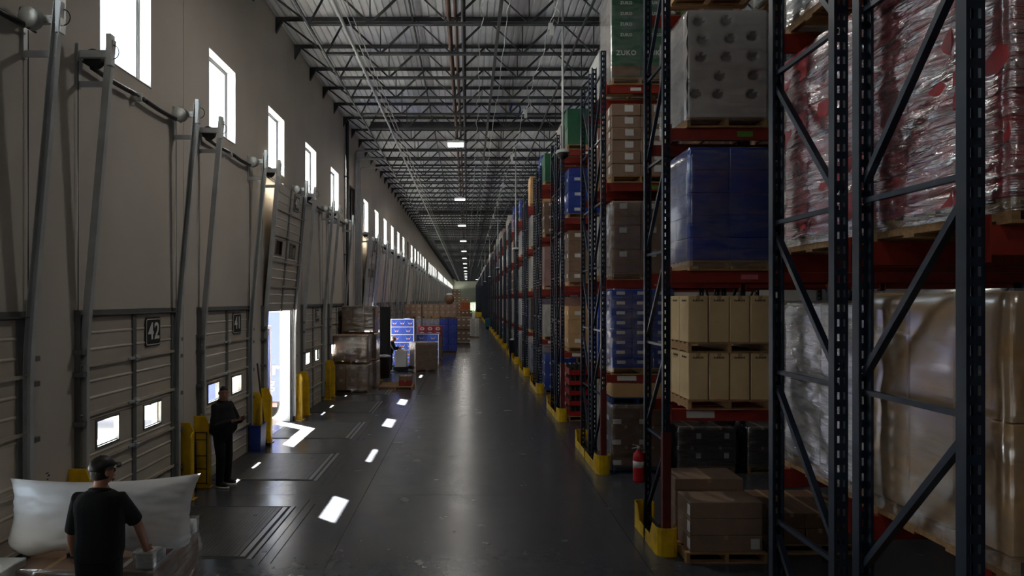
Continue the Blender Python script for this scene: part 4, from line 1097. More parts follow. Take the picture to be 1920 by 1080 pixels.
for lv, m_, lab_ in ((1, 'grey_wrap', 'grey wrapped column of goods in the third place, second tier of the fourth rack row'), (2, 'kraft_wrap', 'brown wrapped goods in the third place, third tier of the fourth rack row'), (3, 'kraft_wrap', 'brown wrapped goods in the third place, fourth tier of the fourth rack row'), (4, 'dark_wrap', 'dark wrapped goods in the third place, top tier of the fourth rack row')):
    load('pallet_load', lab_, (5.85, YC(3), LV[lv - 1]), 1.06, 1.1, (2, 2, 3), 0.4 if lv > 1 else 0.36, m_, None, seed=40 + lv)
for lv, m_, lab_ in ((1, 'cream', 'cream cartons in the second place, second tier of the fourth rack row'), (2, 'silver_wrap', 'silver wrapped goods in the second place, third tier of the fourth rack row'), (3, 'kraft', 'brown cartons in the second place, fourth tier of the fourth rack row'), (4, 'green_box', 'green cartons in the second place, top tier of the fourth rack row')):
    load('pallet_load', lab_, (4.52, YC(3), LV[lv - 1]), 1.06, 1.1, (2, 2, 4), 0.33, m_, None, seed=50 + lv)
# row five left sides and row six fronts
KIND = {
 'white': ('white wrapped load', 'white_wrap', (1, 1, 1)), 'grey': ('grey wrapped load', 'grey_wrap', (1, 2, 2)), 'brown': ('brown carton load', 'kraft_wrap', (2, 2, 5)),
 'silver': ('silver film-wrapped load', 'silver_wrap', (1, 1, 3)), 'blue': ('blue carton load', 'blue_box', (2, 2, 6)), 'green': ('green carton load', 'green_box', (2, 2, 2)),
 'pink': ('pinkish wrapped load', 'pink_wrap', (2, 2, 3)), 'dark': ('dark wrapped load', 'dark_wrap', (2, 2, 3)), 'red': ('red carton load', 'red_box', (2, 2, 5)), 'tan': ('tan carton load', 'tan', (2, 2, 3)), 'plaid': ('blue and grey printed load', 'plaid', (2, 2, 4)),
}
_sl = {}
def simple_mesh(kind, h):
    k = (kind, h)
    if k in _sl: return _sl[k]
    _, m_, n = KIND[kind]; w, d = 1.08, 1.1; mb = MB()
    for _, bs in pallet_boxes(w, d):
        for b in bs: mb.box(*b)
    g_ = 0.006; cw, cd, ch = w / n[0], d / n[1], (h - PH) / n[2]
    for kz in range(n[2]):
        o = 0.006 * math.sin(kz * 2.3 + h * 7)
        for ix in range(n[0]):
            for iy in range(n[1]):
                mb.box(-w / 2 + cw * ix + g_ + o, -w / 2 + cw * (ix + 1) - g_ + o, -d / 2 + cd * iy + g_ - o, -d / 2 + cd * (iy + 1) - g_ - o, PH + ch * kz + 0.002, PH + ch * (kz + 1) - 0.003, 1)
                if kind in ('brown', 'blue', 'tan') and (kz + ix) % 2 == 0:
                    zz = PH + ch * (kz + 0.35); x0 = -w / 2 + cw * (ix + 0.3) + o
                    if iy == 0: mb.box(x0, x0 + 0.16, -d / 2 - 0.004 + g_ - o, -d / 2 + g_ - o, zz, zz + min(0.1, ch * 0.4), 2)
                    if ix == 0: mb.box(-w / 2 - 0.003 + g_ + o, -w / 2 + g_ + o, -d / 2 + cd * (iy + 0.3), -d / 2 + cd * (iy + 0.3) + 0.16, zz, zz + min(0.1, ch * 0.4), 2)
    _sl[k] = mb.mesh('pallet_load', ['wood', m_, 'label']); return _sl[k]
MIX = ['white', 'brown', 'silver', 'silver', 'white', 'pink', 'white', 'blue', 'brown', 'grey', 'white', 'silver', 'plaid']
fixed = {(5, 0): 'red', (5, 1): 'tan', (5, 2): 'brown', (5, 3): 'blue', (5, 4): 'green', (7, 0): 'blue', (7, 1): 'silver', (7, 2): 'pink', (7, 3): 'brown', (7, 4): 'green',
         (9, 0): 'plaid', (9, 1): 'dark', (9, 2): 'silver', (9, 3): 'silver', (9, 4): 'tan', (4, 0): 'silver', (4, 1): 'blue', (4, 2): 'silver', (4, 3): 'pink', (4, 4): 'white', (6, 4): 'grey', (6, 3): 'blue', (6, 0): 'white'}
rs = random.Random(11); count = 0; far_stuff = {}
for i in range(4, len(ROWS)):
    y0, D, mir = ROWS[i]
    if y0 + D > Y_END - 1: continue
    for lv in range(5):
        kind = fixed.get((i, lv)) or rs.choice(MIX)
        if (i, lv) == (5, 0): continue
        h = rs.choice((1.25, 1.35, 1.45, 1.5)) if lv < 4 else rs.choice((1.1, 1.3, 1.5, 1.7))
        if lv == 4 and i > 9 and rs.random() < 0.2: continue
        loc = (RX + 0.09 + 0.56 + rs.uniform(0, 0.06), y0 + D / 2 + rs.uniform(-0.03, 0.03), 0.0 if lv == 0 else LV[lv - 1])
        me = simple_mesh(kind, h); count += 1
        if i < 20: tag(obj('pallet_load', me, loc=loc), '%s on the %s tier, aisle end of the %s rack row' % (KIND[kind][0], TIER[lv], ordn(i + 1)), 'pallet load')
        elif count <= 262: tag(obj('pallet_load', me, loc=loc), '%s at the aisle end of a rack far down the hall' % KIND[kind][0], 'pallet load', 'far rack loads')
        else: far_stuff.setdefault(0, []).append((me, loc))
if far_stuff:
    mb = MB(); mats = ['wood', 'label', 'white_wrap', 'kraft_wrap', 'grey_wrap', 'silver_wrap', 'pink_wrap', 'dark_wrap', 'blue_box', 'tan', 'plaid', 'green_box', 'red_box']
    for me, loc in far_stuff[0]:
        names = {M[a].name: ai for ai, a in enumerate(mats)}; mi = names.get(me.materials[1].name, 2)
        zs_ = [v.co.z for v in me.vertices]; mb.box(loc[0] - .54, loc[0] + .54, loc[1] - .55, loc[1] + .55, loc[2] + .13, loc[2] + max(zs_), mi).box(loc[0] - .54, loc[0] + .54, loc[1] - .55, loc[1] + .55, loc[2], loc[2] + .125, 0)
    o = obj('rack_loads', mb, mats); tag(o, 'mass of wrapped goods in the racks at the far end of the hall', 'rack loads', kind='stuff')
# red crates on the floor of the sixth row
for q in range(5):
    for s_ in range(2):
        w, d, h = 0.5, 0.9, 0.27
        cr = thing('bottle_crate', 'red plastic crate, %s from the floor in the %s stack under the sixth rack row' % (ordn(q + 1), ('aisle-side', 'inner')[s_]), 'crate', (RX + 0.42 + s_ * 0.54, YC(5) - 0.05, 0.14 + q * 0.275), group='red bottle crates')
        obj('tray', MB().box(-w / 2, w / 2, -d / 2, d / 2, 0, 0.11).box(-w / 2, -w / 2 + 0.02, -d / 2, d / 2, 0.11, 0.16).box(w / 2 - 0.02, w / 2, -d / 2, d / 2, 0.11, 0.16), 'crate_red', cr)
        bt = MB()
        for a in range(4):
            for b in range(6): bt.lathe([(0.038, 0.02), (0.038, 0.17), (0.015, 0.235), (0.015, 0.262)], 7, (-w / 2 + 0.0625 + a * 0.125, -d / 2 + 0.075 + b * 0.15, 0))
        obj('bottles', bt, 'ink', cr)['kind'] = 'stuff'
cp = thing('pallet', 'wooden pallet under the red bottle crates', 'pallet', (RX + 0.69, YC(5) - 0.05, 0)); add_pallet(cp, 1.06, 0.95, 'wood', True)

# ============================================================================= GOODS ON THE DOCK SIDE OF THE FLOOR
def stackload(label, loc, **k):
    return load('pallet_load', label, loc, **k)
CK = dict(w=1.2, d=1.04, n=(3, 3, 2), ch=0.44, m_='kraft', film='film_thin', lab=(0.13, 0.09), tape=True, labpos=(0.6, 0.72), labmat='label_dull')
xs_ = -4.06
stackload('film-wrapped brown carton pallet, bottom of the front stack near dock door 38', (xs_, 24.36, 0), detail=True, seed=61, **CK)
stackload('film-wrapped brown carton pallet, upper one of the front stack near dock door 38', (xs_ - 0.02, 24.36, 1.015), detail=True, seed=62, **CK)
stackload('film-wrapped brown carton pallet, bottom of the rear stack near dock door 38', (xs_ + 0.1, 25.5, 0), seed=63, **CK)
stackload('film-wrapped brown carton pallet, middle of the rear stack near dock door 38', (xs_ + 0.1, 25.5, 1.015), seed=64, **CK)
stackload('film-wrapped brown carton pallet, topmost on the rear stack near dock door 38', (xs_ + 0.06, 25.45, 2.03), seed=65, **CK)
# tall dark panel, bin, leaning cardboard
tp = thing('dark_partition', 'tall charcoal steel partition standing behind the stacked brown cartons', 'partition', (-3.62, 29.9, 0))
obj('panel', MB().box(-0.2, 0.2, -0.03, 0.03, 0.02, 2.96), 'joist', tp)
for s_ in (-1, 1): obj('edge_channel', MB().box(s_ * 0.2 - 0.02, s_ * 0.2 + 0.02, -0.07, 0.07, 0, 2.98), 'joist', tp)
obj('base_plate', MB().box(-0.25, 0.25, -0.25, 0.25, 0, 0.02), 'dark_steel', tp)
bn = thing('waste_bin', 'dark round waste bin with grey lid before the tall charcoal partition', 'bin', (-3.5, 28.7, 0))
obj('barrel', MB().lathe([(0.2, 0), (0.22, 0.02), (0.26, 0.82), (0.275, 0.84), (0.275, 0.87)], 18), 'ink', bn)
obj('lid', MB().lathe([(0.28, 0.87), (0.28, 0.9), (0.2, 0.95), (0.05, 0.97)], 18), 'galv', bn)
cbm = MB(); rings = []
for j in range(9):
    t = j / 8; rings.append([(-0.28 + 0.06 * t + 0.08 * i / 4 * 4 * 1.3, 0.1 * math.sin(t * 2.2) + 0.04 * i * 0.3, 0.96 - 0.955 * t * (0.8 + 0.05 * i)) for i in range(5)] )
cbm.rings(rings, 0, close=False, wrap=False)
sheet = obj('cardboard_sheet', cbm, 'tan', loc=(-3.82, 28.15, 0.0)); sol = sheet.modifiers.new('thick', 'SOLIDIFY'); sol.thickness = 0.012
tag(sheet, 'bent tan cardboard sheet leaning by the dark waste bin', 'cardboard')
tag(obj('yellow_post', MB().lathe([(0.05, 0), (0.05, 0.5), (0.03, 0.53)], 10).box(-0.25, 0.3, -0.03, 0.03, 0.0, 0.05), 'yellow', loc=(-3.72, 27.6, 0.0)), 'short yellow floor post between stacked cartons and dark bin', 'post')
# low pallet with two cartons
ep = thing('pallet', 'nearly empty wooden pallet lying in the aisle before the carton stacks', 'pallet', (-2.62, 25.3, 0)); add_pallet(ep, 1.22, 1.4, 'wood', True)
tag(obj('carton', carton_mesh(0.46, 0.5, 0.2, 'red_box', None), loc=(-2.28, 25.1, PH)), 'reddish carton on the nearly empty pallet, under the brown one', 'carton')
tag(obj('carton', carton_mesh(0.44, 0.5, 0.16, 'kraft', None), loc=(-2.28, 25.1, PH + 0.2)), 'brown carton topmost on the nearly empty pallet', 'carton')
# rotated wrapped load, jack, worker
stackload('film-wrapped plain brown cartons turned slightly, before the blue cartons', (-2.06, 31.3, 0), w=1.0, d=1.1, n=(1, 2, 2), ch=0.61, m_='kraft_wrap', film='film_thin', seed=66, detail=True, rotz=math.radians(20))
jk = thing('pallet_jack', 'white electric pallet jack beside the worker in the hard hat', 'pallet jack', (-3.02, 31.35, 0))
obj('battery_case', MB().box(-0.28, 0.22, -0.32, 0.32, 0.18, 0.95).box(-0.22, 0.1, -0.26, 0.26, 0.95, 1.02), 'white', jk)
obj('chassis', MB().box(-0.36, 0.3, -0.36, 0.36, 0.06, 0.22), 'dark_steel', jk)
for s_ in (-1, 1): obj('fork', MB().box(0.3, 1.1, s_ * 0.2 - 0.08, s_ * 0.2 + 0.08, 0.05, 0.1), 'galv', jk)
obj('tiller', MB().path([(-0.3, 0, 0.4), (-0.42, 0, 0.9), (-0.4, 0, 1.15)], 0.025, 8).path([(-0.4, -0.16, 1.18), (-0.4, 0.16, 1.18)], 0.02, 8), 'black', jk)
for s_ in (-1, 1): obj('wheel', MB().lathe([(0.02, -0.04), (0.09, -0.04), (0.09, 0.04), (0.02, 0.04)], 14, axis='y'), 'rubber', jk, loc=(-0.1, s_ * 0.3, 0.09))

def blue_stack(label, loc, rows, w=1.12, d=1.05):
    r = thing('pallet_load', label, 'pallet load', loc); add_pallet(r, w, d, 'wood', False); z = PH
    for q, nx in enumerate(rows):
        h = 0.37; cw = w / nx
        c = MB().box(-cw / 2 + .004, cw / 2 - .004, -d / 2, d / 2, 0, h - 0.006)
        # white winged mark with a warm centre on the carton front, white rims
        for s_ in (-1, 1):
            n = 8; out = []; inn = []
            for i in range(n + 1):
                t = i / n; out.append((s_ * (0.02 + 0.11 * t), 0.17 + 0.02 - 0.05 * t * (1 - t) * 4 + 0.10 * t * t)); inn.append((s_ * (0.02 + 0.11 * t), 0.13 - 0.03 * t * (1 - t) * 4 + 0.15 * t * t))
            for i in range(n):
                a, b, e, f = out[i], out[i + 1], inn[i + 1], inn[i]
                c.add([(p_[0], -d / 2 - 0.004, p_[1]) for p_ in (a, b, e, f)], [(0, 1, 2, 3)], 1)
        c.add([(0.045 * math.cos(a), -d / 2 - 0.006, 0.135 + 0.04 * math.sin(a)) for a in [i * PI / 5 for i in range(10)]], [tuple(range(10))], 2)
        c.box(-cw / 2 + .004, cw / 2 - .004, -d / 2 - 0.003, -d / 2, h - 0.035, h - 0.006, 1)
        me = c.mesh('carton', ['blue_box', 'label', 'orange_box'])
        for i in range(nx): obj('carton', me, parent=r, loc=(-w / 2 + cw * (i + .5), 0, z + q * h))
    obj('corner_strap', MB().box(w / 2 - 0.03, w / 2 + 0.006, -d / 2 - 0.006, -d / 2 + 0.03, PH, PH + 0.37 * len(rows)).box(-w / 2 - 0.006, -w / 2 + 0.03, -d / 2 - 0.006, -d / 2 + 0.03, PH, PH + 0.37 * len(rows)), 'label', r)
    return r
blue_stack('tall stack of bright blue cartons with white winged marks', (-3.16, 33.5, 0), (2, 2, 3, 2, 2, 3))
blue_stack('lower stack of blue cartons with white marks behind the turned brown load', (-1.98, 33.9, 0), (2, 2, 2, 2))
r_, z_ = stackload('dark brown cartons topped by red printed produce boxes', (-2.05, 37.6, 0), w=1.3, d=1.1, n=(2, 2, 3), ch=0.39, m_='kraft_dark', seed=67)
for a in range(3):
    for q in range(2):
        c = MB().box(-0.21, 0.21, -0.5, 0.5, 0, 0.27); c.add([(0.13 * math.cos(t), -0.503, 0.135 + 0.09 * math.sin(t)) for t in [i * PI / 5 for i in range(10)]], [tuple(range(10))], 1)
        c.add([(0.07 * math.cos(t), -0.506, 0.135 + 0.05 * math.sin(t)) for t in [i * PI / 5 for i in range(10)]], [tuple(range(10))], 2)
        tag(obj('produce_box', c, ['red_box', 'label', 'orange_box'], loc=(-2.05 + (a - 1) * 0.43, 37.6, z_ + q * 0.272)), 'red produce box with pale oval mark, %s row, %s one, on dark brown cartons' % (('lower', 'upper')[q], ('left', 'middle', 'right')[a]), 'box', 'red produce boxes')
stackload('tall purple-blue wrapped load with white film gathered at its foot', (-1.3, 47.3, 0), w=1.05, d=1.15, n=(2, 2, 5), ch=0.37, m_='blue_dark', film='film', seed=68)
for q, x in enumerate((-3.38, -2.28, -1.2)):
    nm = ('dock-side', 'middle', 'aisle-side')[q]
    stackload('%s lower pallet of printed grey-blue cartons under brown ones' % nm, (x, 42.7, 0), w=1.06, d=1.1, n=(2, 2, 5), ch=0.4, m_='plaid' if q < 2 else 'blue_dark', film=None, seed=70 + q)
    stackload('%s pallet of the three labelled brown carton loads stacked high across the floor' % nm, (x, 42.7, 2.13), w=1.06, d=1.1, n=(3, 2, 2), ch=0.37, m_='kraft', film=None, lab=(0.13, 0.07), labmat='label_dull', labpos=(0.55, 0.7), seed=73 + q)
for q, zz in enumerate((0, 1.0)):
    stackload('two-high brown carton pallet beside the purple-blue load, %s' % ('lower', 'upper')[q], (-0.38, 51.7, zz), w=1.1, d=1.2, n=(3, 2, 2), ch=0.43, m_='kraft', film=None, lab=(0.15, 0.09), seed=80 + q)
stackload('narrow silver wrapped load at the aisle edge beyond the brown cartons', (0.56, 60.0, 0), w=0.85, d=1.1, n=(2, 2, 4), ch=0.38, m_='silver_wrap', film=None, seed=82)
bgm = MB().ell((0, 0, 0.33), (0.3, 0.3, 0.34), 16, 12, 0, lambda d_, q: q * (1 + 0.06 * math.sin(5 * math.atan2(d_.y, d_.x)) * (1 - d_.z ** 2)))
bg = thing('bulk_bag', 'bulging brown bag with white top standing on the stacked brown cartons', 'bag', (-1.15, 42.7, 3.0)); obj('bag', bgm, 'kraft_dark', bg)
obj('white_top', MB().ell((0, 0, 0.6), (0.22, 0.22, 0.1), 14, 8), 'bag_white', bg)
for q in range(5):
    stackload('brown carton pallet in the tall far stack before the end wall, %s from the floor' % ordn(q + 1), (-1.55, 91, q * 0.95), w=1.15, d=1.15, n=(2, 2, 2), ch=0.4, m_='kraft_wrap', film=None, lab=(0.16, 0.12), seed=90 + q)
for q in range(3):
    stackload('carton pallet beside the tall far stack, %s from the floor' % ordn(q + 1), (-0.45, 88, q * 1.2), w=1.15, d=1.15, n=(2, 2, 2), ch=0.52, m_='orange_box' if q == 1 else 'kraft', film=None, lab=(0.16, 0.12), seed=96 + q)
for q in range(2):
    stackload('dull printed carton pallet beyond the silver load, %s' % ('lower', 'upper')[q], (-0.15, 70, q * 1.12), w=1.2, d=1.15, n=(3, 2, 2), ch=0.48, m_='kraft_dark', film=None, lab=(0.16, 0.12), seed=101 + q)
stackload('orange netted carton load far down the aisle', (-0.25, 80, 1.9), w=1.1, d=1.1, n=(3, 2, 3), ch=0.33, m_='orange_box', film=None, seed=104)
stackload('plain brown load carrying the orange netted cartons', (-0.25, 80, 0), w=1.1, d=1.1, n=(2, 2, 4), ch=0.44, m_='kraft', film=None, seed=105)

# forklifts
def forklift(x, y, body, label, s=1.0, rz=0.0):
    r = thing('forklift', label, 'forklift', (x, y, 0), rz)
    obj('counterweight', MB().prism([(-1.0, 0.3), (-0.9, 1.1), (-0.3, 1.15), (0.6, 0.7), (0.9, 0.65), (0.9, 0.2), (-0.9, 0.2)], 'x', -0.55, 0.55).mesh('counterweight', body), parent=r)
    for sx in (-0.45, 0.45): obj('guard_post', MB().bar((sx, -0.6, 1.1), (sx, -0.45, 2.2), 0.07, 0.07).bar((sx, 0.55, 0.65), (sx, 0.35, 2.2), 0.07, 0.07), 'black', r)
    obj('overhead_guard', MB().box(-0.5, 0.5, -0.5, 0.4, 2.2, 2.24), 'black', r)
    for sx in (-0.3, 0.3): obj('mast_rail', MB().box(sx - 0.06, sx + 0.06, 0.95, 1.1, 0.1, 3.25), 'black', r)
    obj('mast_cross', MB().box(-0.3, 0.3, 0.98, 1.06, 1.7, 1.85).box(-0.3, 0.3, 0.98, 1.06, 3.15, 3.25).box(-0.45, 0.45, 1.1, 1.15, 0.3, 0.75), 'black', r)
    for sx in (-0.25, 0.25): obj('fork', MB().box(sx - 0.06, sx + 0.06, 1.12, 2.1, 0.1, 0.15).box(sx - 0.06, sx + 0.06, 1.12, 1.17, 0.1, 0.6), 'dark_steel', r)
    for sx in (-0.5, 0.5):
        for yy, rad in ((-0.55, 0.26), (0.6, 0.32)): obj('wheel', MB().lathe([(0.1, -0.1), (rad - .03, -0.1), (rad, -0.07), (rad, 0.07), (rad - .03, 0.1), (0.1, 0.1)], 16, axis='x'), 'rubber', r, loc=(sx, yy, rad))
    obj('seat', MB().box(-0.25, 0.25, -0.45, 0.05, 1.1, 1.22).box(-0.25, 0.25, -0.5, -0.4, 1.22, 1.65), 'rubber', r)
    return r
forklift(1.9, 121, 'yellow', 'yellow forklift with black mast far down the aisle by the racks')
forklift(-0.3, 128, 'red_box', 'dark red forklift with black mast beyond the far carton stacks')
# teal floor machine and black bin in the cross aisles
tm = thing('floor_scrubber', 'teal floor scrubber parked at the mouth of a cross aisle', 'floor scrubber', (2.65, 77.2, 0))
obj('hull', MB().prism([(-0.68, 0.25), (-0.68, 1.05), (-0.45, 1.2), (0.3, 1.2), (0.68, 0.9), (0.68, 0.25)], 'y', -0.5, 0.5), 'teal', tm)
obj('skirt', MB().box(-0.62, 0.62, -0.46, 0.46, 0.06, 0.25), 'black', tm)
obj('control_column', MB().box(0.3, 0.45, -0.3, 0.3, 1.1, 1.45), 'black', tm)
for sx in (-0.45, 0.45): obj('wheel', MB().lathe([(0.05, -0.05), (0.14, -0.05), (0.14, 0.05), (0.05, 0.05)], 14, axis='y'), 'rubber', tm, loc=(sx, -0.42, 0.14))
wb = thing('wheeled_bin', 'black wheeled bin with white paper on top beside the racks', 'bin', (2.62, 39.6, 0))
obj('tub', MB().rings([[(sx * a, sy * b, z) for sx, sy in ((-1, -1), (1, -1), (1, 1), (-1, 1))] for a, b, z in ((0.2, 0.24, 0.08), (0.26, 0.3, 0.88), (0.28, 0.32, 0.9), (0.28, 0.32, 0.94))], 0, True, False), 'black', wb)
obj('paper', MB().ell((0, 0, 0.97), (0.18, 0.2, 0.07), 10, 6), 'label', wb)
for sx in (-0.15, 0.15): obj('wheel', MB().lathe([(0.02, -0.02), (0.07, -0.02), (0.07, 0.02), (0.02, 0.02)], 12, axis='x'), 'rubber', wb, loc=(sx, 0.2, 0.07)); obj('foot', MB().box(sx - .03, sx + .03, -0.22, -0.16, 0, 0.09), 'black', wb)

# blue bin and leaning pole by door 41
bb = thing('narrow_bin', 'narrow dark blue plastic bin by the yellow guard past the standing man', 'bin', (-4.56, 14.82, 0))
obj('shell', MB().box(-0.13, 0.13, -0.2, 0.2, 0, 0.02).box(-0.13, -0.12, -0.2, 0.2, 0.02, 0.56).box(0.12, 0.13, -0.2, 0.2, 0.02, 0.56).box(-0.12, 0.12, -0.2, -0.19, 0.02, 0.56).box(-0.12, 0.12, 0.19, 0.2, 0.02, 0.56).box(-0.14, 0.14, -0.21, 0.21, 0.54, 0.56) if False else MB().rings([[(sx * a, sy * b, z) for sx, sy in ((-1, -1), (1, -1), (1, 1), (-1, 1))] for a, b, z in ((0.115, 0.18, 0.0), (0.13, 0.2, 0.54), (0.14, 0.21, 0.54), (0.14, 0.21, 0.57), (0.122, 0.19, 0.57), (0.11, 0.175, 0.02))], 0, True, False), 'bin_blue', bb)
lp = thing('long_pole', 'long dark wooden pole leaning on the wall past the standing man', 'pole', (-4.5, 15.25, 0))
obj('shaft', MB().path([(0.0, 0, 0.03), (-0.17, -0.1, 1.85)], 0.02, 8), 'ink', lp); obj('head', MB().box(-0.1, 0.1, -0.03, 0.03, 0, 0.06), 'black', lp)

# ============================================================================= FOREGROUND BAG AND CARTONS
def pillow(w, h, t, N=36):
    me_f = []; me_b = []
    for j in range(N + 1):
        v = j / N; rf = []; rb = []
        for i in range(N + 1):
            u = i / N; a, b = 2 * u - 1, 2 * v - 1
            prof_ = (max(0, 1 - abs(a) ** 3.2) ** 0.55) * (max(0, 1 - abs(b) ** 3.0) ** 0.55)
            pin_x = 1 - 0.10 * (1 - b * b) * a * a * 0.9; pin_z = 1 - 0.16 * (1 - a * a)
            edge = max(abs(a), abs(b))
            wr = 0.02 * noise.noise(Vector((a * 2.2, b * 2.6, 3))) + 0.035 * noise.noise(Vector((a * 7 + b * 3, b * 6, 8))) * edge ** 2 + 0.012 * noise.noise(Vector((a * 12 - b * 5, b * 8, 2))) * edge + 0.012 * math.sin(14 * a + 3 * b) * max(0, -b - 0.45)
            x = a * w / 2 * pin_x; z = b * h / 2 * pin_z
            if b < 0: x *= 1 - 0.07 * b ** 4; z += 0.13 * a ** 8 * b * b
            y = t / 2 * prof_
            if abs(b) > 0.999: y += 0
            rf.append((x, -y + wr * (0.4 + prof_), z + (0.02 * math.sin(11 * a) if b < -0.9 else 0))); rb.append((x, y * 0.8 + wr + 0.004, z + (0.02 * math.sin(11 * a) if b < -0.9 else 0)))
        me_f.append(rf); me_b.append(list(reversed(rb)))
    mb = MB().rings(me_f, 0, close=False, wrap=False).rings(me_b, 0, close=False, wrap=False)
    return mb
bgm = pillow(1.95, 0.78, 0.36)
fb = obj('dunnage_bag', fix_normals(bgm.mesh('dunnage_bag', 'bag_white')), loc=(-3.69, 6.88, 1.08)); fb.rotation_euler = (math.radians(-14), math.radians(-1.5), math.radians(0))
tag(fb, 'large white woven air bag standing on wrapped cartons before the capped man', 'bag')
stackload('film-wrapped low carton pallet under the white air bag, at the photo\'s lower left', (-3.70, 7.05, 0), w=1.42, d=1.1, n=(2, 2, 1), ch=0.54, m_='kraft', film='film', seed=110, detail=True, filmamp=0.02)
# printed white carton shell on its right end, red marked carton at left
pc = thing('display_carton', 'white printed carton with red mark at the right end of the foreground pallet', 'carton', (-3.09, 7.05, 0.68))
obj('carton', carton_mesh(0.17, 1.06, 0.15, 'white', None, False), parent=pc)
obj('red_mark', MB().box(0.084, 0.088, -0.25, -0.05, 0.03, 0.12).box(0.084, 0.088, 0.15, 0.22, 0.03, 0.12), 'red_box', pc)
obj('grey_print', MB().box(0.084, 0.0875, -0.45, -0.32, 0.03, 0.13).box(0.084, 0.0875, 0.28, 0.42, 0.04, 0.12), 'galv_light', pc)
obj('film_flap', film_mesh(0.20, 1.1, 0.19, 9, 0.02, 'film', 0.0), parent=pc, loc=(0, 0, -0.01))
rc = thing('printed_carton', 'white carton with a red ring mark at the photo\'s lower left corner', 'carton', (-4.52, 6.42, 0))
obj('carton', carton_mesh(0.42, 0.5, 0.74, 'white', None, False), parent=rc)
obj('red_ring', MB().rings([[(r0 * math.cos(a), -0.253, 0.62 + r0 * math.sin(a)) for a in [i * PI / 10 for i in range(20)]] for r0 in (0.06, 0.1)], 0, False, False), 'extinguisher', rc)
obj('red_band', MB().box(-0.2, 0.2, -0.2535, -0.25, 0.36, 0.5), 'extinguisher', rc)

# ============================================================================= PEOPLE
def sring(c, rx, ry, n=20, e=2.4):
    out = []
    for k in range(n):
        a = 2 * PI * k / n; ca, sa = math.cos(a), math.sin(a)
        out.append((c[0] + rx * math.copysign(abs(ca) ** (2 / e), ca), c[1] + ry * math.copysign(abs(sa) ** (2 / e), sa), c[2]))
    return out
def hand_mb(mb, wrist, d, nrm, size=1.0, curl=0.5, side=1, mi=0):
    """palm, four unequal curled fingers, thumb on the side; d: wrist->knuckles, nrm: palm normal (towards which fingers curl)"""
    d = Vector(d).normalized(); nrm = Vector(nrm); nrm = (nrm - d * nrm.dot(d)).normalized(); w = d.cross(nrm) * side; W = Vector(wrist)
    L = 0.095 * size
    for q in (-0.03, -0.01, 0.012, 0.032):
        mb.path([W + d * 0.0 + w * q * 0.5 * size, W + d * L * 0.5 + w * q * 0.9 * size, W + d * L + w * q * size], [0.014 * size, 0.0155 * size, 0.0125 * size], 8, mi, True)
    lens = (0.068, 0.082, 0.078, 0.06)
    for f, q in enumerate((0.034, 0.012, -0.011, -0.033)):
        p = W + d * L * 0.95 + w * q * size; dirv = d.copy(); pts = [p - d * 0.02]; ang = curl * 0.55
        for sgm, fr in enumerate((0.45, 0.32, 0.23)):
            c_, s_ = math.cos(ang), math.sin(ang); dirv = (dirv * c_ + nrm.copy() * s_ * 1.0).normalized() if sgm == 0 else (dirv * math.cos(ang) + (nrm * d.dot(dirv) - d * nrm.dot(dirv)).normalized() * math.sin(ang)).normalized()
            p = p + dirv * lens[f] * fr * size * 1.1; pts.append(p.copy())
        mb.path(pts, [0.0105 * size, 0.0095 * size, 0.0085 * size, 0.0075 * size], 8, mi, True)
    b = W + d * L * 0.25 + w * 0.03 * size
    mb.path([b, b + (d * 0.6 + w * 0.8 + nrm * 0.2).normalized() * 0.04 * size, b + (d * 0.6 + w * 0.8 + nrm * 0.2).normalized() * 0.04 * size + (d * 0.9 + w * 0.2 + nrm * 0.5).normalized() * 0.035 * size], [0.014 * size, 0.012 * size, 0.009 * size], 8, mi, True)

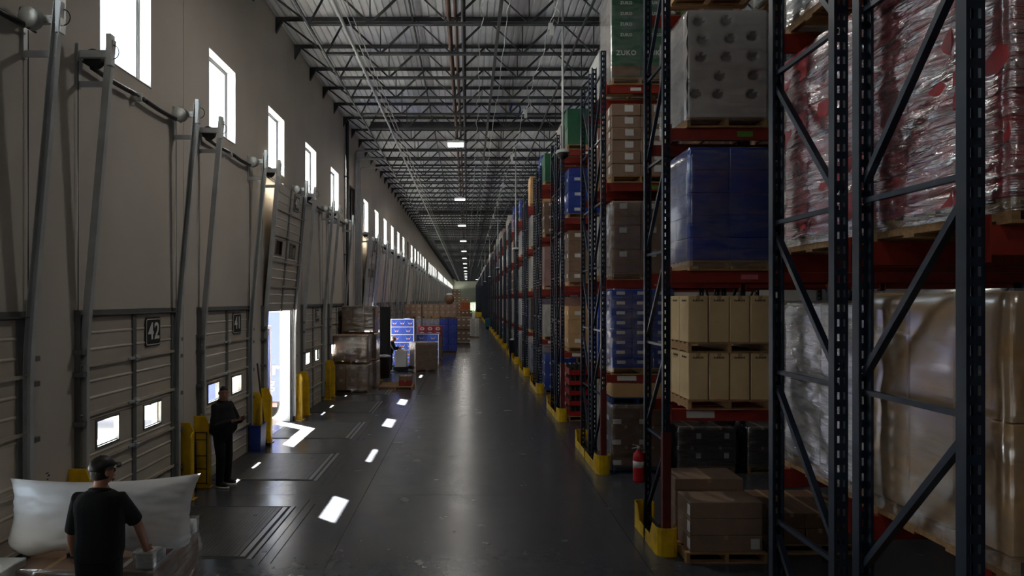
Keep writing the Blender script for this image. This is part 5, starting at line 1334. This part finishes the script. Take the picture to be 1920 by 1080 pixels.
def person(label, loc, rotz, height, arms, skin='skin_a', fat=1.0, lean=0.0, head_yaw=0.0, head_pitch=0.0, sleeves='short', headwear='hair', feet=((-0.11, 0.02, 0.0), (0.11, 0.02, 0.0)), voxel=0.009, fingers=(None, None), shoe='black', pants='cloth_navy', shirt='cloth_black', knee_fwd=0.03):
    s = height / 1.75
    r = thing('person', label, 'person', loc, rotz); r.scale = (s, s, s)
    piv = Vector((0, 0, 0.95)); ca, sa = math.cos(lean), math.sin(lean)
    def Lp(p):
        p = Vector(p)
        if p.z <= 0.95: return p
        q = p - piv; return Vector((p.x, q.y * ca + q.z * sa, -q.y * sa + q.z * ca)) + piv
    tors = [(0.80, 0.150, 0.105, 0), (0.90, 0.168, 0.118, 0.0), (0.98, 0.168 * fat, 0.118 * fat, 0.01), (1.08, 0.160 * fat, 0.118 * fat, 0.02 * fat), (1.18, 0.166 * (0.5 + fat / 2), 0.118 * fat, 0.012), (1.30, 0.182, 0.120, 0.0), (1.39, 0.182, 0.108, -0.008), (1.445, 0.150, 0.085, -0.012), (1.48, 0.085, 0.066, -0.01), (1.52, 0.058, 0.058, 0.0)]
    def torso(mb, grow, upto=99, z0=0, mi=0):
        rg = []
        for z, rx, ry, yo in tors[z0:upto]:
            rg.append([Lp(p) for p in sring((0, yo, z), rx + grow, ry + grow)])
        mb.rings(rg, mi)
    hp = [Vector((-0.092, 0, 0.90)), Vector((0.092, 0, 0.90))]
    fts = [Vector(f) for f in feet]
    ank = [f + Vector((0, 0, 0.09)) for f in fts]; kn = [(h + a) / 2 + Vector((0, knee_fwd, 0.03)) for h, a in zip(hp, ank)]
    sh = [Lp((-0.178, -0.008, 1.405)), Lp((0.178, -0.008, 1.405))]
    el = [Vector(arms[0][0]), Vector(arms[1][0])]; wr = [Vector(arms[0][1]), Vector(arms[1][1])]
    hc = Lp((0, 0.022, 1.635))
    # ---- body
    b = MB(); torso(b, 0.0)
    nb_ = Lp((0, -0.012, 1.46)); b.path([nb_, Lp((0, 0.0, 1.53)), hc + Vector((0, -0.01, -0.04))], [0.062, 0.056, 0.056], 14)
    qh = Matrix.Rotation(head_yaw, 3, 'Z') @ Matrix.Rotation(-head_pitch, 3, 'X')
    def HP(p): return hc + qh @ Vector(p)
    def hd(d_, q):
        q = Vector(q)
        if d_.z < -0.2: q.x *= 1 + 0.35 * (d_.z + 0.2); q.y += 0.012 * (-d_.z)          # jaw
        if d_.y < 0: q.y *= 1.02
        if d_.y > 0.55: q.y = q.y * 0.96
        return qh @ q
    b.ell(hc, (0.077, 0.099, 0.120), 22, 16, 0, hd)
    b.path([HP((0, 0.088, 0.02)), HP((0, 0.104, -0.012)), HP((0, 0.112, -0.026)), HP((0, 0.096, -0.036))], [0.008, 0.011, 0.013, 0.011], 8, 0, True)       # nose
    b.path([HP((-0.035, 0.088, 0.028)), HP((0, 0.098, 0.030)), HP((0.035, 0.088, 0.028))], 0.010, 8, 0, True)                                              # brow
    b.path([HP((-0.022, 0.090, -0.062)), HP((0, 0.099, -0.060)), HP((0.022, 0.090, -0.062))], 0.008, 8, 0, True)                                           # lips
    b.path([HP((0, 0.085, -0.10)), HP((0, 0.092, -0.095))], 0.016, 8, 0, True)
    for sx in (-1, 1): b.path([HP((sx * 0.078, -0.004, 0.018)), HP((sx * 0.085, -0.012, 0.0)), HP((sx * 0.078, -0.006, -0.026))], [0.012, 0.013, 0.009], 8, 0, True)
    for i in range(2):
        b.path([hp[i] + Vector((0, 0, 0.02)), (hp[i] * 0.6 + kn[i] * 0.4), kn[i], (kn[i] * 0.65 + ank[i] * 0.35), ank[i]], [0.092, 0.082, 0.058, 0.054, 0.040], 14, 0, True)
        b.path([Lp((0, -0.01, 1.40)), sh[i], (sh[i] * 0.55 + el[i] * 0.45), el[i], (el[i] * 0.65 + wr[i] * 0.35), wr[i]], [0.06, 0.056, 0.047, 0.041, 0.039, 0.028], 12, 0, True)
        fd, fn_ = fingers[i] if fingers[i] else ((wr[i] - el[i]), Vector((0, 1, 0)))
        hand_mb(b, wr[i], fd, fn_, 1.0, 0.9, -1 if i == 0 else 1)
    obj('body', remesh(b, 'body', [skin], voxel, 2), parent=r)
    # ---- trousers
    t = MB(); torso(t, 0.012, 4)
    for i in range(2): t.path([hp[i] + Vector((0, 0, 0.03)), hp[i] * 0.6 + kn[i] * 0.4, kn[i], kn[i] * 0.6 + ank[i] * 0.4, ank[i] + Vector((0, 0, -0.02))], [0.108, 0.098, 0.080, 0.074, 0.066], 14)
    obj('trousers', remesh(t, 'trousers', [pants], voxel, 3), parent=r)
    # ---- shirt
    t = MB(); torso(t, 0.024, 9, 1)
    for i in range(2):
        if sleeves == 'short':
            e_ = sh[i] * 0.18 + el[i] * 0.82
            t.path([Lp((0, -0.01, 1.40)), sh[i], sh[i] * 0.5 + el[i] * 0.5, e_], [0.07, 0.073, 0.069, 0.068], 14)
        else:
            t.path([Lp((0, -0.01, 1.40)), sh[i], sh[i] * 0.5 + el[i] * 0.5, el[i], el[i] * 0.5 + wr[i] * 0.5, wr[i] * 0.94 + el[i] * 0.06], [0.075, 0.078, 0.072, 0.066, 0.058, 0.045], 14)
    so = obj('shirt' if sleeves == 'short' else 'jacket', remesh(t, 'shirt', [shirt], voxel, 3), parent=r)
    col_ = MB().path([Lp((0.072 * math.cos(a), -0.008 + 0.068 * math.sin(a), 1.482 - 0.014 * math.sin(a))) for a in [i * 2 * PI / 14 for i in range(15)]], 0.022 if sleeves == 'short' else 0.028, 8)
    obj('collar', col_, shirt, r)
    # ---- shoes
    for i in range(2):
        f = fts[i]; sm = MB()
        sm.ell(f + Vector((0, 0.055, 0.055)), (0.050, 0.142, 0.052), 16, 10, 0, lambda d_, q: Vector((q.x * (1 - 0.15 * d_.y), q.y, max(q.z, -0.03) * (1 - 0.35 * max(0, d_.y)))))
        sm.path([f + Vector((0, -0.025, 0.06)), f + Vector((0, -0.02, 0.12))], [0.052, 0.05], 12)
        sho = obj('shoe', sm, shoe, r)
        sl = MB().rings([[(f.x + 0.054 * (1 - 0.12 * math.sin(a)) * math.cos(a), f.y + 0.055 + 0.15 * math.sin(a), f.z + z) for a in [k * PI / 10 for k in range(20)]] for z in (0.0, 0.03)], 0, True, True)
        obj('sole', sl, 'sole' if shoe == 'black' else 'rubber', sho)
    # ---- head things
    for sx in (-1, 1): obj('eye', MB().ell(HP((sx * 0.031, 0.086, 0.006)), (0.011, 0.008, 0.006), 10, 6), 'ink', r)
    if headwear == 'hair' or headwear == 'cap':
        hm = MB(); hm.ell(hc, (0.080, 0.102, 0.1235), 22, 16, 0, lambda d_, q: qh @ (q if (d_.z > 0.28 or (d_.y < 0.15 and d_.z > -0.45)) else q * 0.86))
        obj('hair', hm, 'hair', r)
    if headwear == 'cap':
        cp_ = MB(); n = 20; rg = []
        for j in range(8):
            a = j / 7 * PI / 2; rg.append([HP((0.092 * math.cos(a * 0.98) * math.cos(k * 2 * PI / n), 0.114 * math.cos(a * 0.98) * math.sin(k * 2 * PI / n), 0.035 + 0.105 * math.sin(a))) for k in range(n)])
        cp_.rings(rg); co = obj('cap', cp_, 'black', r)
        br = []
        for j in range(5):
            t_ = j / 4; br.append([HP((0.082 * math.sin(a) * (1 - 0.12 * t_), 0.075 + 0.04 * math.cos(a) + 0.055 * t_ * math.cos(a * 0.8), 0.038 - 0.02 * t_ + 0.012 * math.cos(2 * a))) for a in [-1.35 + 2.7 * i / 10 for i in range(11)]])
        bo = MB().rings(br, 0, False, True, False); ob = obj('visor', bo, 'black', co); sd = ob.modifiers.new('t', 'SOLIDIFY'); sd.thickness = 0.006
        obj('cap_button', MB().ell(HP((0, 0, 0.142)), (0.009, 0.009, 0.005), 8, 6), 'black', co)
    if headwear == 'helmet':
        cp_ = MB(); n = 20; rg = []
        for rad, z in ((1.28, 0.03), (1.1, 0.04), (1.08, 0.08), (0.85, 0.125), (0.4, 0.15), (0.05, 0.155)): rg.append([HP((0.088 * rad * math.cos(k * 2 * PI / n), 0.11 * rad * math.sin(k * 2 * PI / n) + (0.02 if rad > 1.2 else 0), z)) for k in range(n)])
        cp_.rings(rg); obj('hard_hat', cp_, 'white', r)
    return r

# the capped man at the air bag, seen from behind (local +Y is away from the viewer)
p1 = person('capped man seen from behind in black shirt leaning on the white air bag', (-3.31, 6.12, 0), math.radians(0), 1.82,
       arms=(((-0.33, 0.17, 1.03), (-0.40, 0.33, 0.79)), ((0.235, 0.22, 1.12), (0.20, 0.44, 0.82))), skin='skin_a', fat=1.08, lean=0.06, head_yaw=math.radians(-30), head_pitch=-0.12,
       sleeves='short', headwear='cap', voxel=0.0075, fingers=(((-0.1, 0.55, -0.8), (0.2, 0.75, 0.5)), ((0.25, 0.6, -0.55), (-0.2, 0.7, -0.6))), shoe='black')
wt = MB().path([(-0.385 + 0.036 * math.cos(a), 0.30 + 0.034 * math.sin(a), 0.815 + 0.012 * math.sin(a)) for a in [i * 2 * PI / 14 for i in range(15)]], 0.009, 8).box(-0.435, -0.415, 0.27, 0.32, 0.80, 0.84)
obj('wristwatch', wt, 'black', p1)
# the standing man with the phone
TH = math.atan2(-0.93, -0.37)
p2 = person('standing man in black jacket and trousers looking up from his phone by door 41', (-4.30, 11.98, 0), TH, 1.74,
       arms=(((-0.27, 0.10, 1.10), (-0.10, 0.33, 1.17)), ((0.25, 0.06, 1.09), (0.13, 0.34, 1.18))), skin='skin_b', fat=1.42, lean=0.0, head_yaw=math.radians(-42), head_pitch=-0.1,
       sleeves='long', headwear='hair', voxel=0.009, fingers=(((0.55, 0.8, 0.1), (0.3, 0.2, 0.9)), ((-0.35, 0.9, 0.15), (-0.3, 0.2, 0.9))), shoe='black', feet=((-0.12, 0.0, 0), (0.13, 0.05, 0)))
ph = obj('phone', MB().box(-0.036, 0.036, -0.075, 0.075, -0.004, 0.004), 'black')
ph.rotation_mode = 'XYZ'
tag(ph, 'black phone in the standing man\'s hands', 'phone')
pl = Matrix.Rotation(TH, 4, 'Z') @ Vector((0.05 * 0.994, 0.44 * 0.994, 1.225 * 0.994))
ph.location = (-4.30 + pl.x, 11.98 + pl.y, pl.z); ph.rotation_euler = (math.radians(35), 0, TH)
# the worker by the pallet jack
p3 = person('far worker in white hard hat and dark clothes beside the white pallet jack', (-3.52, 31.0, 0), -PI / 2, 1.62,
       arms=(((-0.24, 0.22, 1.15), (-0.14, 0.42, 1.2)), ((0.24, 0.22, 1.12), (0.16, 0.42, 1.15))), skin='skin_a', lean=0.22, head_pitch=-0.25, sleeves='long', headwear='helmet', voxel=0.014, shoe='sole')
